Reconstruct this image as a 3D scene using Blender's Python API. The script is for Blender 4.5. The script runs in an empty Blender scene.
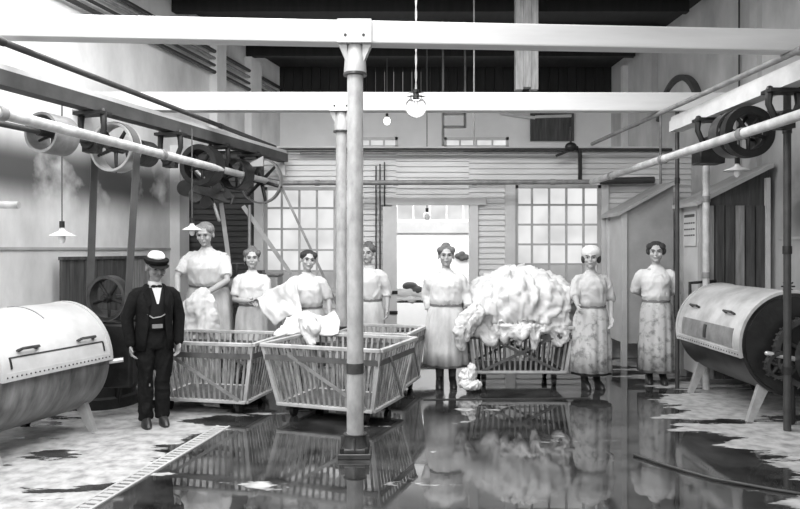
import bpy, bmesh, math, random
from mathutils import Vector, Matrix, Euler, noise
random.seed(7)
PI = math.pi
C = bpy.context.scene.collection
scn = bpy.context.scene

# ------------------------------------------------------------------ camera, light, exposure
F = 700.0                       # focal length in pixels of the 800 px wide frame
CAMZ = 1.6
cam_d = bpy.data.cameras.new('camera'); cam = bpy.data.objects.new('camera', cam_d); C.objects.link(cam)
cam.location = (0, 0, CAMZ); cam.rotation_euler = (PI/2, 0, 0)
cam_d.sensor_width = 36; cam_d.lens = 36*F/800.0
cam_d.shift_y = -4.5/800.0
cam_d.clip_end = 100
scn.camera = cam
w = bpy.data.worlds.new('world'); scn.world = w; w.use_nodes = True
w.node_tree.nodes['Background'].inputs[0].default_value = (1, 1, 1, 1)
w.node_tree.nodes['Background'].inputs[1].default_value = 0.30
def area(name, loc, rot, sx, sy, power):
    l = bpy.data.lights.new(name, 'AREA'); l.shape = 'RECTANGLE'; l.size = sx; l.size_y = sy; l.energy = power
    o = bpy.data.objects.new(name, l); C.objects.link(o); o.location = loc; o.rotation_euler = rot
    return o
# area light added behind the camera, and the skylights over the hall
area('daylight_window_rear', (-1.9, -1.2, 4.2), (math.radians(68), 0, math.radians(-4)), 3.0, 2.0, 270)
area('daylight_skylight', (-0.5, 6.7, 4.98), (0, 0, 0), 5.5, 1.9, 260)
area('daylight_skylight_front', (-1.6, 3.9, 4.98), (0, 0, 0), 4.2, 2.4, 330)
area('daylight_far_hall', (0.2, 12.2, 3.2), (0, 0, 0), 5.0, 1.5, 230)  # added lamp to brighten the far hall; no fixture hangs there
scn.view_settings.view_transform = 'Standard'
scn.view_settings.look = 'None'
scn.view_settings.gamma = 1.0
scn.view_settings.use_curve_mapping = False
scn.view_settings.exposure = 0.15

# ------------------------------------------------------------------ materials
def mat(name, c, rough=0.6, metal=0.0, var=0.15, scale=5.0, bump=0.0, stretch=(1, 1, 1), bscale=None, emit=0.0, c2=None, lo=0.3, hi=0.75, spec=0.5):
    m = bpy.data.materials.new(name); m.use_nodes = True
    nt = m.node_tree; b = nt.nodes['Principled BSDF']
    b.inputs['Roughness'].default_value = rough; b.inputs['Metallic'].default_value = metal
    b.inputs['Specular IOR Level'].default_value = spec
    tc = nt.nodes.new('ShaderNodeTexCoord'); mp = nt.nodes.new('ShaderNodeMapping')
    mp.inputs['Scale'].default_value = stretch
    nt.links.new(tc.outputs['Object'], mp.inputs['Vector'])
    n = nt.nodes.new('ShaderNodeTexNoise'); n.inputs['Scale'].default_value = scale; n.inputs['Detail'].default_value = 6
    n.inputs['Roughness'].default_value = 0.6
    nt.links.new(mp.outputs['Vector'], n.inputs['Vector'])
    r = nt.nodes.new('ShaderNodeValToRGB')
    if c2 is None: c2 = c*(1-var)
    c1 = c*(1+var*0.5)
    r.color_ramp.elements[0].position = lo; r.color_ramp.elements[1].position = hi
    r.color_ramp.elements[0].color = (c2, c2, c2, 1); r.color_ramp.elements[1].color = (c1, c1, c1, 1)
    nt.links.new(n.outputs['Fac'], r.inputs['Fac'])
    nt.links.new(r.outputs['Color'], b.inputs['Base Color'])
    if emit:
        nt.links.new(r.outputs['Color'], b.inputs['Emission Color']); b.inputs['Emission Strength'].default_value = emit
    if bump:
        bp = nt.nodes.new('ShaderNodeBump'); bp.inputs['Strength'].default_value = bump; bp.inputs['Distance'].default_value = 0.02
        n2 = nt.nodes.new('ShaderNodeTexNoise'); n2.inputs['Scale'].default_value = bscale or scale*3; n2.inputs['Detail'].default_value = 4
        nt.links.new(mp.outputs['Vector'], n2.inputs['Vector'])
        nt.links.new(n2.outputs['Fac'], bp.inputs['Height']); nt.links.new(bp.outputs['Normal'], b.inputs['Normal'])
    return m

M = {}
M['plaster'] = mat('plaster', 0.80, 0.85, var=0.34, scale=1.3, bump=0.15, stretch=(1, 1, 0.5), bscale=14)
M['plaster_right'] = mat('plaster_right', 0.47, 0.85, var=0.40, scale=1.2, bump=0.15, stretch=(1, 1, 0.45), bscale=14)  # darker copy of the plaster: this wall's dimmer light put into the colour
M['soot'] = mat('sooty_plaster', 0.10, 0.9, var=0.6, scale=2.5)
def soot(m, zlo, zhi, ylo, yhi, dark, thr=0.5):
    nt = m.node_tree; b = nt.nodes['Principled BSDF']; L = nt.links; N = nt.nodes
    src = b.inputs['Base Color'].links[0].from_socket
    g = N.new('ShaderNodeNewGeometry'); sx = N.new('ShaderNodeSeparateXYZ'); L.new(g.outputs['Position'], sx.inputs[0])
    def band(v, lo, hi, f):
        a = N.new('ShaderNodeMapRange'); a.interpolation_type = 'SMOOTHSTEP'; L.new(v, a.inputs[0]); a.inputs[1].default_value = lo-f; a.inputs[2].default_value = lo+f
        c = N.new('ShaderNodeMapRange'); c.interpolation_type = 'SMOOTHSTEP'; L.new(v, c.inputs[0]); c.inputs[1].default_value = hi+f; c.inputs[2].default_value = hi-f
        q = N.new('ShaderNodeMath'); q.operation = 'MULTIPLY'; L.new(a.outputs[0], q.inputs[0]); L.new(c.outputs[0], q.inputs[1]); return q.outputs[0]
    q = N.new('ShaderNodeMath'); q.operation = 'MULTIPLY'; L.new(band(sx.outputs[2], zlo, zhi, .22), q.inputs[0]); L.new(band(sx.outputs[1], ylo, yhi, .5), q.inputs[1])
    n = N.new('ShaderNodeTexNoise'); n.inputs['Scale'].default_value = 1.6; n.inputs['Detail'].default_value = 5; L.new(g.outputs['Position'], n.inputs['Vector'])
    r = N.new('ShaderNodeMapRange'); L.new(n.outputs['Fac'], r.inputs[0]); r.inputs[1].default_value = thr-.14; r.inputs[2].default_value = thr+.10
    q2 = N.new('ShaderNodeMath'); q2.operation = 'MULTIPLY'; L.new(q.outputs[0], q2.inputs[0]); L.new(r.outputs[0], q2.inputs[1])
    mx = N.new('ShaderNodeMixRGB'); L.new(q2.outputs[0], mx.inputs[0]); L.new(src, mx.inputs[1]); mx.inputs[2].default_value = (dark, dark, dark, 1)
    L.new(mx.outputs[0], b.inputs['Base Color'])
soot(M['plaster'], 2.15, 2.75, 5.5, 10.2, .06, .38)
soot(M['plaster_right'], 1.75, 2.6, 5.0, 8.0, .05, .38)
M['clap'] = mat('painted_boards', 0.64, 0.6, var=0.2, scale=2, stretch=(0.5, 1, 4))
M['clap_dark'] = mat('sooty_boards', 0.05, 0.7, var=0.5, scale=2, stretch=(0.5, 1, 3))  # soot, plus the shade among the machinery, in one near-black colour
M['trim'] = mat('painted_trim', 0.60, 0.5, var=0.15, scale=3)
M['trim_grey'] = mat('grey_trim', 0.42, 0.6, var=0.2, scale=3)
M['beam'] = mat('whitewashed_timber', 0.58, 0.6, var=0.15, scale=2.2, stretch=(0.3, 3, 3), bump=0.08)
M['beam_dark'] = mat('oily_timber', 0.075, 0.6, var=0.5, scale=3)  # dark grey timber for the left shaft beam and the wall arch
M['dark_wood'] = mat('dark_roof_boards', 0.012, 0.8, var=0.6, scale=3, stretch=(4, 1, 0.4))  # near-black colour holds the shade under the roof
M['wood'] = mat('grey_wood', 0.30, 0.7, var=0.4, scale=5, stretch=(6, 6, 0.8))
M['wood_dark'] = mat('stained_planks', 0.085, 0.7, var=0.6, scale=3, stretch=(7, 7, 0.6))
M['slat'] = mat('wet_laths', 0.36, 0.45, var=0.75, scale=8, stretch=(2, 2, 0.6))
M['rail'] = mat('worn_rail', 0.50, 0.5, var=0.35, scale=6)
M['band'] = mat('dark_rail', 0.12, 0.6, var=0.4, scale=6)
M['iron'] = mat('black_iron', 0.022, 0.45, metal=0.2, var=0.5, scale=9, bump=0.2)
M['iron_mid'] = mat('worn_iron', 0.09, 0.4, metal=0.5, var=0.5, scale=9)
M['steel'] = mat('bright_steel', 0.55, 0.35, metal=0.5, var=0.3, scale=8)
M['lid'] = mat('galvanised_lid', 0.62, 0.42, metal=0.15, var=0.25, scale=2.5, bump=0.06, bscale=5)
M['lid_right'] = mat('dull_zinc_lid', 0.56, 0.45, metal=0.08, var=0.4, scale=3.5, bump=0.06, bscale=5)
M['drum'] = mat('wet_drum', 0.24, 0.3, metal=0.4, var=0.6, scale=3, stretch=(1, 4, 1))
M['drum_dark'] = mat('dark_drum', 0.05, 0.35, metal=0.4, var=0.6, scale=4)
M['pipe'] = mat('lagged_pipe', 0.55, 0.6, var=0.4, scale=7)
M['pipe_mid'] = mat('grey_pipe', 0.28, 0.5, metal=0.2, var=0.4, scale=8)
M['pipe_dark'] = mat('dark_pipe', 0.055, 0.5, metal=0.2, var=0.4, scale=8)
M['column'] = mat('painted_column', 0.44, 0.45, var=0.45, scale=4, stretch=(2, 2, 1))
M['belt_dark'] = mat('leather_belt', 0.10, 0.6, var=0.3)
M['belt'] = mat('canvas_belt', 0.50, 0.7, var=0.2)
M['enamel'] = mat('white_enamel', 0.75, 0.25, var=0.1)
M['cord'] = mat('flex_cord', 0.10, 0.8, var=0.1)
M['cord_pale'] = mat('pale_cord', 0.45, 0.8, var=0.1)
M['cloth'] = mat('white_linen', spec=0.12, c=0.66, rough=0.9, var=0.10, scale=5, bump=0.25, bscale=9)
M['blouse'] = mat('white_cotton', spec=0.12, c=0.68, rough=0.9, var=0.12, scale=6, bump=0.45, bscale=14, stretch=(1, 1, 0.6))
M['blouse_grey'] = mat('grey_cotton', spec=0.12, c=0.54, rough=0.9, var=0.2, scale=6, bump=0.45, bscale=14, stretch=(1, 1, 0.6))
M['apron'] = mat('work_apron', spec=0.12, c=0.60, rough=0.9, var=0.3, scale=6, bump=0.4, bscale=9, stretch=(1.4, 1.4, 0.6))
M['apron_stained'] = mat('stained_apron', spec=0.12, c=0.50, rough=0.9, c2=0.24, scale=11, bump=0.4, bscale=10, lo=0.36, hi=0.52)
M['waistband'] = mat('waistband', 0.20, 0.9, var=0.2)
M['skirt'] = mat('dark_skirt', spec=0.12, c=0.10, rough=0.9, var=0.3, scale=6, bump=0.4)
M['skirt_pale'] = mat('pale_skirt', spec=0.12, c=0.42, rough=0.9, var=0.3, scale=6, bump=0.4)
M['skin'] = mat('skin', 0.43, 0.55, var=0.12, scale=10)
M['skin_man'] = mat('weathered_skin', 0.27, 0.6, var=0.25, scale=14)
M['hair'] = mat('dark_hair', 0.045, 0.55, var=0.6, scale=30, bump=0.6, stretch=(3, 3, 0.6))
M['hair_grey'] = mat('greying_hair', 0.18, 0.6, var=0.5, scale=30, bump=0.6, stretch=(3, 3, 0.6))
M['hair_pale'] = mat('fair_hair', 0.34, 0.6, var=0.4, scale=30, bump=0.6, stretch=(3, 3, 0.6))
M['eye'] = mat('eye', 0.03, 0.2, var=0.1)
M['lips'] = mat('lips', 0.27, 0.5, var=0.1)
M['shoe'] = mat('black_leather', 0.025, 0.4, var=0.3)
M['suit'] = mat('dark_suit', spec=0.12, c=0.011, rough=0.8, var=0.4, scale=10, bump=0.4)
M['vest'] = mat('dark_vest', spec=0.12, c=0.018, rough=0.8, var=0.3, scale=10)
M['paper'] = mat('notice_paper', 0.62, 0.8, var=0.1)
M['ink'] = mat('ink', 0.10, 0.8, var=0.1)

def emis(name, c, s, c2=None, scale=2.0):
    m = bpy.data.materials.new(name); m.use_nodes = True; nt = m.node_tree
    nt.nodes.clear()
    out = nt.nodes.new('ShaderNodeOutputMaterial'); e = nt.nodes.new('ShaderNodeEmission')
    n = nt.nodes.new('ShaderNodeTexNoise'); n.inputs['Scale'].default_value = scale
    tc = nt.nodes.new('ShaderNodeTexCoord'); nt.links.new(tc.outputs['Object'], n.inputs['Vector'])
    r = nt.nodes.new('ShaderNodeValToRGB'); c2 = c if c2 is None else c2
    r.color_ramp.elements[0].position = 0.35; r.color_ramp.elements[1].position = 0.6
    r.color_ramp.elements[0].color = (c2, c2, c2, 1); r.color_ramp.elements[1].color = (c, c, c, 1)
    nt.links.new(n.outputs['Fac'], r.inputs['Fac']); nt.links.new(r.outputs['Color'], e.inputs['Color'])
    e.inputs['Strength'].default_value = s
    nt.links.new(e.outputs[0], out.inputs['Surface'])
    return m
M['pane'] = emis('frosted_daylight_glass', 0.82, 1.0, 0.62)
M['pane_low'] = emis('grey_daylight_glass', 0.42, 1.0, 0.30)
M['glow'] = emis('lit_filament', 1.0, 6.0)
def glass():
    m = bpy.data.materials.new('clear_glass'); m.use_nodes = True
    b = m.node_tree.nodes['Principled BSDF']
    b.inputs['Base Color'].default_value = (.95, .95, .95, 1); b.inputs['Roughness'].default_value = 0.02
    b.inputs['Transmission Weight'].default_value = 1.0; b.inputs['IOR'].default_value = 1.04
    return m
M['glass'] = glass()

def floor_mat():
    m = bpy.data.materials.new('wet_concrete'); m.use_nodes = True; nt = m.node_tree; N = nt.nodes; L = nt.links
    b = N['Principled BSDF']
    g = N.new('ShaderNodeNewGeometry')
    sx = N.new('ShaderNodeSeparateXYZ'); L.new(g.outputs['Position'], sx.inputs[0])
    def math_(op, a, bb=None, c=None):
        n = N.new('ShaderNodeMath'); n.operation = op
        for i, v in enumerate((a, bb, c)):
            if v is None: continue
            if isinstance(v, (int, float)): n.inputs[i].default_value = v
            else: L.new(v, n.inputs[i])
        return n.outputs[0]
    def ns(scale, detail=4, stretch=(1, 1, 1), rough=0.55):
        mp = N.new('ShaderNodeMapping'); mp.inputs['Scale'].default_value = stretch
        L.new(g.outputs['Position'], mp.inputs[0])
        n = N.new('ShaderNodeTexNoise'); n.inputs['Scale'].default_value = scale; n.inputs['Detail'].default_value = detail
        n.inputs['Roughness'].default_value = rough
        L.new(mp.outputs[0], n.inputs['Vector']); return n.outputs['Fac']
    def ss(v, lo, hi):
        n = N.new('ShaderNodeMapRange'); n.interpolation_type = 'SMOOTHSTEP'
        L.new(v, n.inputs[0]); n.inputs[1].default_value = lo; n.inputs[2].default_value = hi
        return n.outputs[0]
    x, y = sx.outputs[0], sx.outputs[1]
    # dry floor: left of the drain and right of the centre bay, with ragged edges
    left = ss(math_('SUBTRACT', math_('MULTIPLY', x, -1.0), math_('MULTIPLY', y, 0.0)), 1.55, 2.15)
    right = ss(x, 2.1, 3.1)
    side = math_('ADD', left, right)
    pud = ns(1.15, 6, (0.6, 1.7, 1), 0.62)
    v = math_('ADD', math_('MULTIPLY', side, 0.30), math_('MULTIPLY', math_('SUBTRACT', pud, 0.5), 1.5))
    far = ss(y, 7.0, 8.2)
    v = math_('SUBTRACT', v, math_('MULTIPLY', far, 0.12))
    dry = ss(v, 0.17, 0.22)
    fine = ns(9, 6)
    wetcol = N.new('ShaderNodeValToRGB')
    wetcol.color_ramp.elements[0].color = (0.010, 0.010, 0.010, 1); wetcol.color_ramp.elements[1].color = (0.06, 0.06, 0.06, 1)
    wetcol.color_ramp.elements[0].position = .35; wetcol.color_ramp.elements[1].position = .7
    L.new(ns(3, 5), wetcol.inputs[0])
    drycol = N.new('ShaderNodeValToRGB')
    drycol.color_ramp.elements[0].color = (0.17, 0.17, 0.17, 1); drycol.color_ramp.elements[1].color = (0.42, 0.42, 0.42, 1)
    drycol.color_ramp.elements[0].position = .3; drycol.color_ramp.elements[1].position = .6
    L.new(fine, drycol.inputs[0])
    mix = N.new('ShaderNodeMixRGB'); L.new(dry, mix.inputs[0]); L.new(wetcol.outputs[0], mix.inputs[1]); L.new(drycol.outputs[0], mix.inputs[2])
    L.new(mix.outputs[0], b.inputs['Base Color'])
    rw = N.new('ShaderNodeMapRange'); L.new(ns(1.1, 5), rw.inputs[0]); rw.inputs[1].default_value = 0.42; rw.inputs[2].default_value = 0.72
    rw.inputs[3].default_value = 0.02; rw.inputs[4].default_value = 0.13
    rm = N.new('ShaderNodeMix'); rm.data_type = 'FLOAT'
    L.new(dry, rm.inputs[0]); L.new(rw.outputs[0], rm.inputs[2]); rm.inputs[3].default_value = 0.65
    L.new(rm.outputs[0], b.inputs['Roughness'])
    b.inputs['IOR'].default_value = 2.1
    bp = N.new('ShaderNodeBump'); bp.inputs['Distance'].default_value = 0.02; bp.inputs['Strength'].default_value = 0.035
    hh = math_('ADD', math_('MULTIPLY', ns(2.2, 3), 1.0), math_('MULTIPLY', math_('MULTIPLY', fine, dry), 0.8))
    L.new(hh, bp.inputs['Height']); L.new(bp.outputs[0], b.inputs['Normal'])
    return m
M['floor'] = floor_mat()

# ------------------------------------------------------------------ mesh helpers
def V(*a): return Vector(a)
def P(px, py, Y): return Vector(((px-400)*Y/F, Y, CAMZ-(py-250)*Y/F))
WM = {}
def ident(p): return p
class MB:
    def __init__(s): s.bm = bmesh.new()
    def quad(s, *ps):
        try: s.bm.faces.new([s.bm.verts.new(p) for p in ps])
        except ValueError: pass
        return s
    def box(s, c, size, rot=None):
        r = rot.to_3x3() if rot is not None else Matrix.Identity(3)
        vs = [s.bm.verts.new(Vector(c)+r @ Vector((size[0]*x/2, size[1]*y/2, size[2]*z/2))) for x in (-1, 1) for y in (-1, 1) for z in (-1, 1)]
        for f in ((0, 1, 3, 2), (4, 6, 7, 5), (0, 4, 5, 1), (2, 3, 7, 6), (0, 2, 6, 4), (1, 5, 7, 3)):
            s.bm.faces.new([vs[i] for i in f])
        return s
    def bar(s, p0, p1, wd, th, up=(0, 0, 1)):
        p0 = Vector(p0); p1 = Vector(p1); d = (p1-p0); L = d.length; d.normalize()
        u = Vector(up); sd = d.cross(u)
        if sd.length < 1e-4: sd = d.cross(Vector((0, 1, 0)))
        sd.normalize(); u = sd.cross(d).normalized()
        R = Matrix((sd, d, u)).transposed()
        return s.box((p0+p1)/2, (wd, L, th), R)
    def loft(s, rings, cap=True, close=False):
        vr = [[s.bm.verts.new(p) for p in r] for r in rings]
        n = len(vr[0])
        for a, b in zip(vr, vr[1:]):
            for i in range(n):
                j = (i+1) % n
                s.bm.faces.new((a[i], a[j], b[j], b[i]))
        if cap:
            s.bm.faces.new(list(reversed(vr[0]))); s.bm.faces.new(vr[-1])
        return s
    def tube(s, pts, rad, seg=10, caps=True, fn=ident, flat=1.0, ref=None):
        pts = [Vector(p) for p in pts]
        if not isinstance(rad, (list, tuple)): rad = [rad]*len(pts)
        rings = []; prev = None
        for i, p in enumerate(pts):
            if i == 0: t = pts[1]-pts[0]
            elif i == len(pts)-1: t = pts[-1]-pts[-2]
            else: t = (pts[i+1]-pts[i]).normalized()+(pts[i]-pts[i-1]).normalized()
            t.normalize()
            if prev is None:
                r0 = Vector(ref) if ref is not None else (Vector((0, 0, 1)) if abs(t.z) < .9 else Vector((1, 0, 0)))
                a = (r0 - t*t.dot(r0)).normalized()
            else:
                a = (prev - t*t.dot(prev)).normalized()
            prev = a; b = t.cross(a)
            def ring(c, r): return [fn(c+(a*math.cos(2*PI*k/seg)*r + b*math.sin(2*PI*k/seg)*r*flat)) for k in range(seg)]
            if caps and i == 0:
                for q in (80, 45): rings.append(ring(p-t*rad[0]*math.sin(math.radians(q)), rad[0]*math.cos(math.radians(q))))
            rings.append(ring(p, rad[i]))
            if caps and i == len(pts)-1:
                for q in (45, 80): rings.append(ring(p+t*rad[-1]*math.sin(math.radians(q)), rad[-1]*math.cos(math.radians(q))))
        return s.loft(rings)
    def cyl(s, p0, p1, r0, r1=None, seg=20):
        return s.tube([p0, p1], [r0, r0 if r1 is None else r1], seg, caps=False)
    def ell(s, c, r, seg=14, rings=9, fn=ident):
        c = Vector(c); rr = []
        for i in range(1, rings):
            th = PI*i/rings
            rr.append([fn(c+Vector((r[0]*math.sin(th)*math.cos(2*PI*k/seg), r[1]*math.sin(th)*math.sin(2*PI*k/seg), -r[2]*math.cos(th)))) for k in range(seg)])
        return s.loft(rr)
    def rings_z(s, rs, seg=24, fn=ident, ripple=None):
        """rs: (z, rx, ry, cx, cy)"""
        out = []
        for i, (z, rx, ry, cx, cy) in enumerate(rs):
            ring = []
            for k in range(seg):
                a = 2*PI*k/seg
                f = 1.0 if ripple is None else ripple(a, i)
                ring.append(fn(Vector((cx+rx*f*math.cos(a), cy+ry*f*math.sin(a), z))))
            out.append(ring)
        return s.loft(out)
    def shell(s, rs, arcs, th, n=20, fn=ident, ripple=None):
        """partial shell: each ring spans arcs[i]=(a0,a1) (angles, -90deg = front)"""
        outer = []; inner = []
        for i, (z, rx, ry, cx, cy) in enumerate(rs):
            a0, a1 = arcs[i]; ro = []; ri = []
            for k in range(n+1):
                a = a0+(a1-a0)*k/n; f = 1.0 if ripple is None else ripple(a, i)
                ro.append(s.bm.verts.new(fn(Vector((cx+(rx*f+th)*math.cos(a), cy+(ry*f+th)*math.sin(a), z)))))
                ri.append(s.bm.verts.new(fn(Vector((cx+rx*f*math.cos(a), cy+ry*f*math.sin(a), z)))))
            outer.append(ro); inner.append(ri)
        m = len(rs)
        for i in range(m-1):
            for k in range(n):
                s.bm.faces.new((outer[i][k], outer[i][k+1], outer[i+1][k+1], outer[i+1][k]))
                s.bm.faces.new((inner[i][k+1], inner[i][k], inner[i+1][k], inner[i+1][k+1]))
            s.bm.faces.new((inner[i][0], outer[i][0], outer[i+1][0], inner[i+1][0]))
            s.bm.faces.new((outer[i][n], inner[i][n], inner[i+1][n], outer[i+1][n]))
        for k in range(n):
            s.bm.faces.new((outer[0][k+1], outer[0][k], inner[0][k], inner[0][k+1]))
            s.bm.faces.new((outer[-1][k], outer[-1][k+1], inner[-1][k+1], inner[-1][k]))
        return s
    def annulus(s, c, axis, ro, ri, wd, seg=40, a0=0, a1=2*PI, ref=(0, 0, 1)):
        c = Vector(c); ax = Vector(axis).normalized(); r0 = Vector(ref); e1 = (r0-ax*ax.dot(r0)).normalized(); e2 = ax.cross(e1)
        full = abs(a1-a0-2*PI) < 1e-6
        vr = []
        for k in range(seg if full else seg+1):
            a = a0+(a1-a0)*k/seg; d = e1*math.cos(a)+e2*math.sin(a)
            vr.append([s.bm.verts.new(c+d*r+ax*h) for r, h in ((ri, -wd/2), (ro, -wd/2), (ro, wd/2), (ri, wd/2))])
        n = len(vr)
        for k in range(n if full else n-1):
            A = vr[k]; B = vr[(k+1) % n]
            for i in range(4):
                j = (i+1) % 4
                s.bm.faces.new((A[i], A[j], B[j], B[i]))
        if not full:
            s.bm.faces.new(vr[0]); s.bm.faces.new(list(reversed(vr[-1])))
        return s
    def prism(s, poly, axis_vec):
        a = [s.bm.verts.new(Vector(p)) for p in poly]; b = [s.bm.verts.new(Vector(p)+Vector(axis_vec)) for p in poly]
        n = len(a)
        s.bm.faces.new(a); s.bm.faces.new(list(reversed(b)))
        for i in range(n):
            j = (i+1) % n; s.bm.faces.new((a[j], a[i], b[i], b[j]))
        return s
    def build(s, name, m, parent=None, local=False, smooth=0.7, origin=None, remesh=None, smooth_it=0, extra=None, bevel=0):
        bmesh.ops.recalc_face_normals(s.bm, faces=s.bm.faces)
        me = bpy.data.meshes.new(name); s.bm.to_mesh(me); s.bm.free()
        o = bpy.data.objects.new(name, me)
        if remesh:
            C.objects.link(o)
            md = o.modifiers.new('r', 'REMESH'); md.mode = 'VOXEL'; md.voxel_size = remesh; md.use_smooth_shade = True
            if smooth_it:
                sm = o.modifiers.new('s', 'SMOOTH'); sm.iterations = smooth_it; sm.factor = 0.5
            dg = bpy.context.evaluated_depsgraph_get()
            me2 = bpy.data.meshes.new_from_object(o.evaluated_get(dg))
            o.modifiers.clear(); o.data = me2; bpy.data.meshes.remove(me); me = me2; me.name = name
            C.objects.unlink(o)
            if extra is not None:
                bm = bmesh.new(); bm.from_mesh(me); em = bpy.data.meshes.new('t')
                bmesh.ops.recalc_face_normals(extra.bm, faces=extra.bm.faces)
                extra.bm.to_mesh(em); extra.bm.free(); bm.from_mesh(em); bm.to_mesh(me); bm.free(); bpy.data.meshes.remove(em)
        me.materials.clear(); me.materials.append(m if not isinstance(m, str) else M[m])
        if parent is not None:
            if not local: me.transform(WM[parent.name].inverted())
            o.parent = parent; WM[o.name] = WM[parent.name]
        elif local:
            pass
        else:
            if origin is None:
                xs = [v.co.x for v in me.vertices]; ys = [v.co.y for v in me.vertices]; zs = [v.co.z for v in me.vertices]
                origin = Vector(((min(xs)+max(xs))/2, (min(ys)+max(ys))/2, min(zs)))
            me.transform(Matrix.Translation(-Vector(origin))); o.location = origin
            WM[o.name] = Matrix.Translation(Vector(origin))
        C.objects.link(o)
        if parent is None and not local: pass
        if parent is not None: WM[o.name] = WM[parent.name]
        if smooth:
            me.polygons.foreach_set('use_smooth', [True]*len(me.polygons))
            if smooth < 3: me.set_sharp_from_angle(angle=smooth)
        if bevel:
            b = o.modifiers.new('bevel', 'BEVEL'); b.width = bevel; b.segments = 2; b.limit_method = 'ANGLE'
        return o
def tag(o, label, cat, group=None, kind=None):
    o['label'] = label; o['category'] = cat
    if group: o['group'] = group
    if kind: o['kind'] = kind
    return o
def thing(name, label, cat, loc=(0, 0, 0), rz=0, group=None):
    o = bpy.data.objects.new(name, None); C.objects.link(o); o.empty_display_size = 0.1
    o.location = loc; o.rotation_euler = (0, 0, rz)
    WM[o.name] = Matrix.Translation(Vector(loc)) @ Matrix.Rotation(rz, 4, 'Z')
    return tag(o, label, cat, group)
def struct(o): o['kind'] = 'structure'; return o

# ------------------------------------------------------------------ room shell
YB = 10.4; YF = 13.8; ZC = 5.2
S = F/YB
def bx(px): return (px-400)/S
def bz(py): return CAMZ-(py-250)/S
def wl(Y): return -3.19+0.243*(Y-YB)         # left wall X at depth Y
def wr(Y): return 4.33+0.05*(YB-Y)           # right wall X
Y0 = 1.5
m = MB(); m.box((0, 6.2, -0.1), (14, 16.6, 0.2)); struct(m.build('floor', 'floor', smooth=0))
m = MB(); m.prism([(wl(Y0), Y0, 0), (wl(YF+.2), YF+.2, 0), (wl(YF+.2)-.3, YF+.2, 0), (wl(Y0)-.3, Y0, 0)], (0, 0, ZC)); WLO = struct(m.build('wall_left', 'plaster', smooth=0))
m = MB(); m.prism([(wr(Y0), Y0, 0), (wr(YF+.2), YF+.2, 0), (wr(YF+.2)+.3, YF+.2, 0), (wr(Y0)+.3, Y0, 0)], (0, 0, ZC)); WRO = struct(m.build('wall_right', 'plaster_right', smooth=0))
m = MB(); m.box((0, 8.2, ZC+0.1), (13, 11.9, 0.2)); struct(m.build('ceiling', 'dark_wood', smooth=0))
# ceiling joists
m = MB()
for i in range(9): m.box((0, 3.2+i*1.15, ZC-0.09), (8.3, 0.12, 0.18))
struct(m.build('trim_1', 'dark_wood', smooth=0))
SF = F/YF
def fx(px): return (px-400)/SF
def fz(py): return CAMZ-(py-250)/SF
# far wall: lower whitewashed, upper boarding coloured dark for the shade up there
def wall_with_holes(mb, x0, x1, z0, z1, y, th, holes):
    xs = sorted(set([x0, x1]+[h[0] for h in holes]+[h[1] for h in holes])); zs = sorted(set([z0, z1]+[h[2] for h in holes]+[h[3] for h in holes]))
    for a, b in zip(xs, xs[1:]):
        for c, d in zip(zs, zs[1:]):
            if any(h[0]-1e-6 <= a and b <= h[1]+1e-6 and h[2]-1e-6 <= c and d <= h[3]+1e-6 for h in holes): continue
            mb.box(((a+b)/2, y+th/2, (c+d)/2), (b-a, th, d-c))
M['white_wall'] = mat('whitewash', 0.80, 0.8, var=0.08, scale=2)
FW = [(fx(356), fx(398), fz(148), fz(137)), (fx(444), fx(509), fz(148), fz(137)), (fx(380), fx(480), fz(222), fz(196))]
m = MB(); wall_with_holes(m, wl(YF)-.1, wr(YF)+.1, 0, 4.32, YF, 0.2, FW); struct(m.build('wall_far', 'white_wall', smooth=0))
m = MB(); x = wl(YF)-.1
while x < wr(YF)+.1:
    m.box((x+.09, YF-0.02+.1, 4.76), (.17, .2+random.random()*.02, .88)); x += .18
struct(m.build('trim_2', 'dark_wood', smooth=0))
m = MB(); m.box((fx(420), YF-.03, (fz(222)+fz(233))/2), (fx(500)-fx(340), .06, fz(222)-fz(233))); struct(m.build('trim_3', 'trim_grey', smooth=0))
def window(name, x0, x1, z0, z1, y, cols, rows, bar, frame_m, low_rows=0, depth=0.06):
    m = MB()
    t = bar*1.6
    m.box(((x0+x1)/2, y, z0+t/2), (x1-x0, depth, t)).box(((x0+x1)/2, y, z1-t/2), (x1-x0, depth, t))
    m.box((x0+t/2, y, (z0+z1)/2), (t, depth, z1-z0)).box((x1-t/2, y, (z0+z1)/2), (t, depth, z1-z0))
    f = struct(m.build(name, frame_m, smooth=0))
    m = MB()
    for i in range(1, cols): m.box((x0+(x1-x0)*i/cols, y, (z0+z1)/2), (bar, depth*.6, z1-z0-t))
    for i in range(1, rows): m.box(((x0+x1)/2, y+.002, z0+(z1-z0)*i/rows), (x1-x0-t, depth*.5, bar))
    m.build('glazing_bars', frame_m, f, smooth=0)
    zl = z0+(z1-z0)*low_rows/rows
    m = MB(); m.box(((x0+x1)/2, y+.03, (zl+z1)/2), (x1-x0, .008, z1-zl)); m.build('pane', 'pane', f, smooth=0)
    if low_rows:
        m = MB(); m.box(((x0+x1)/2, y+.03, (zl+z0)/2), (x1-x0, .008, zl-z0)); m.build('pane', 'pane_low', f, smooth=0)
    return f
for i, h in enumerate(FW): window('window_%d' % (i+3), h[0], h[1], h[2], h[3], YF+.05, (3, 4, 6)[i], 1, .035, 'trim')
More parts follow.
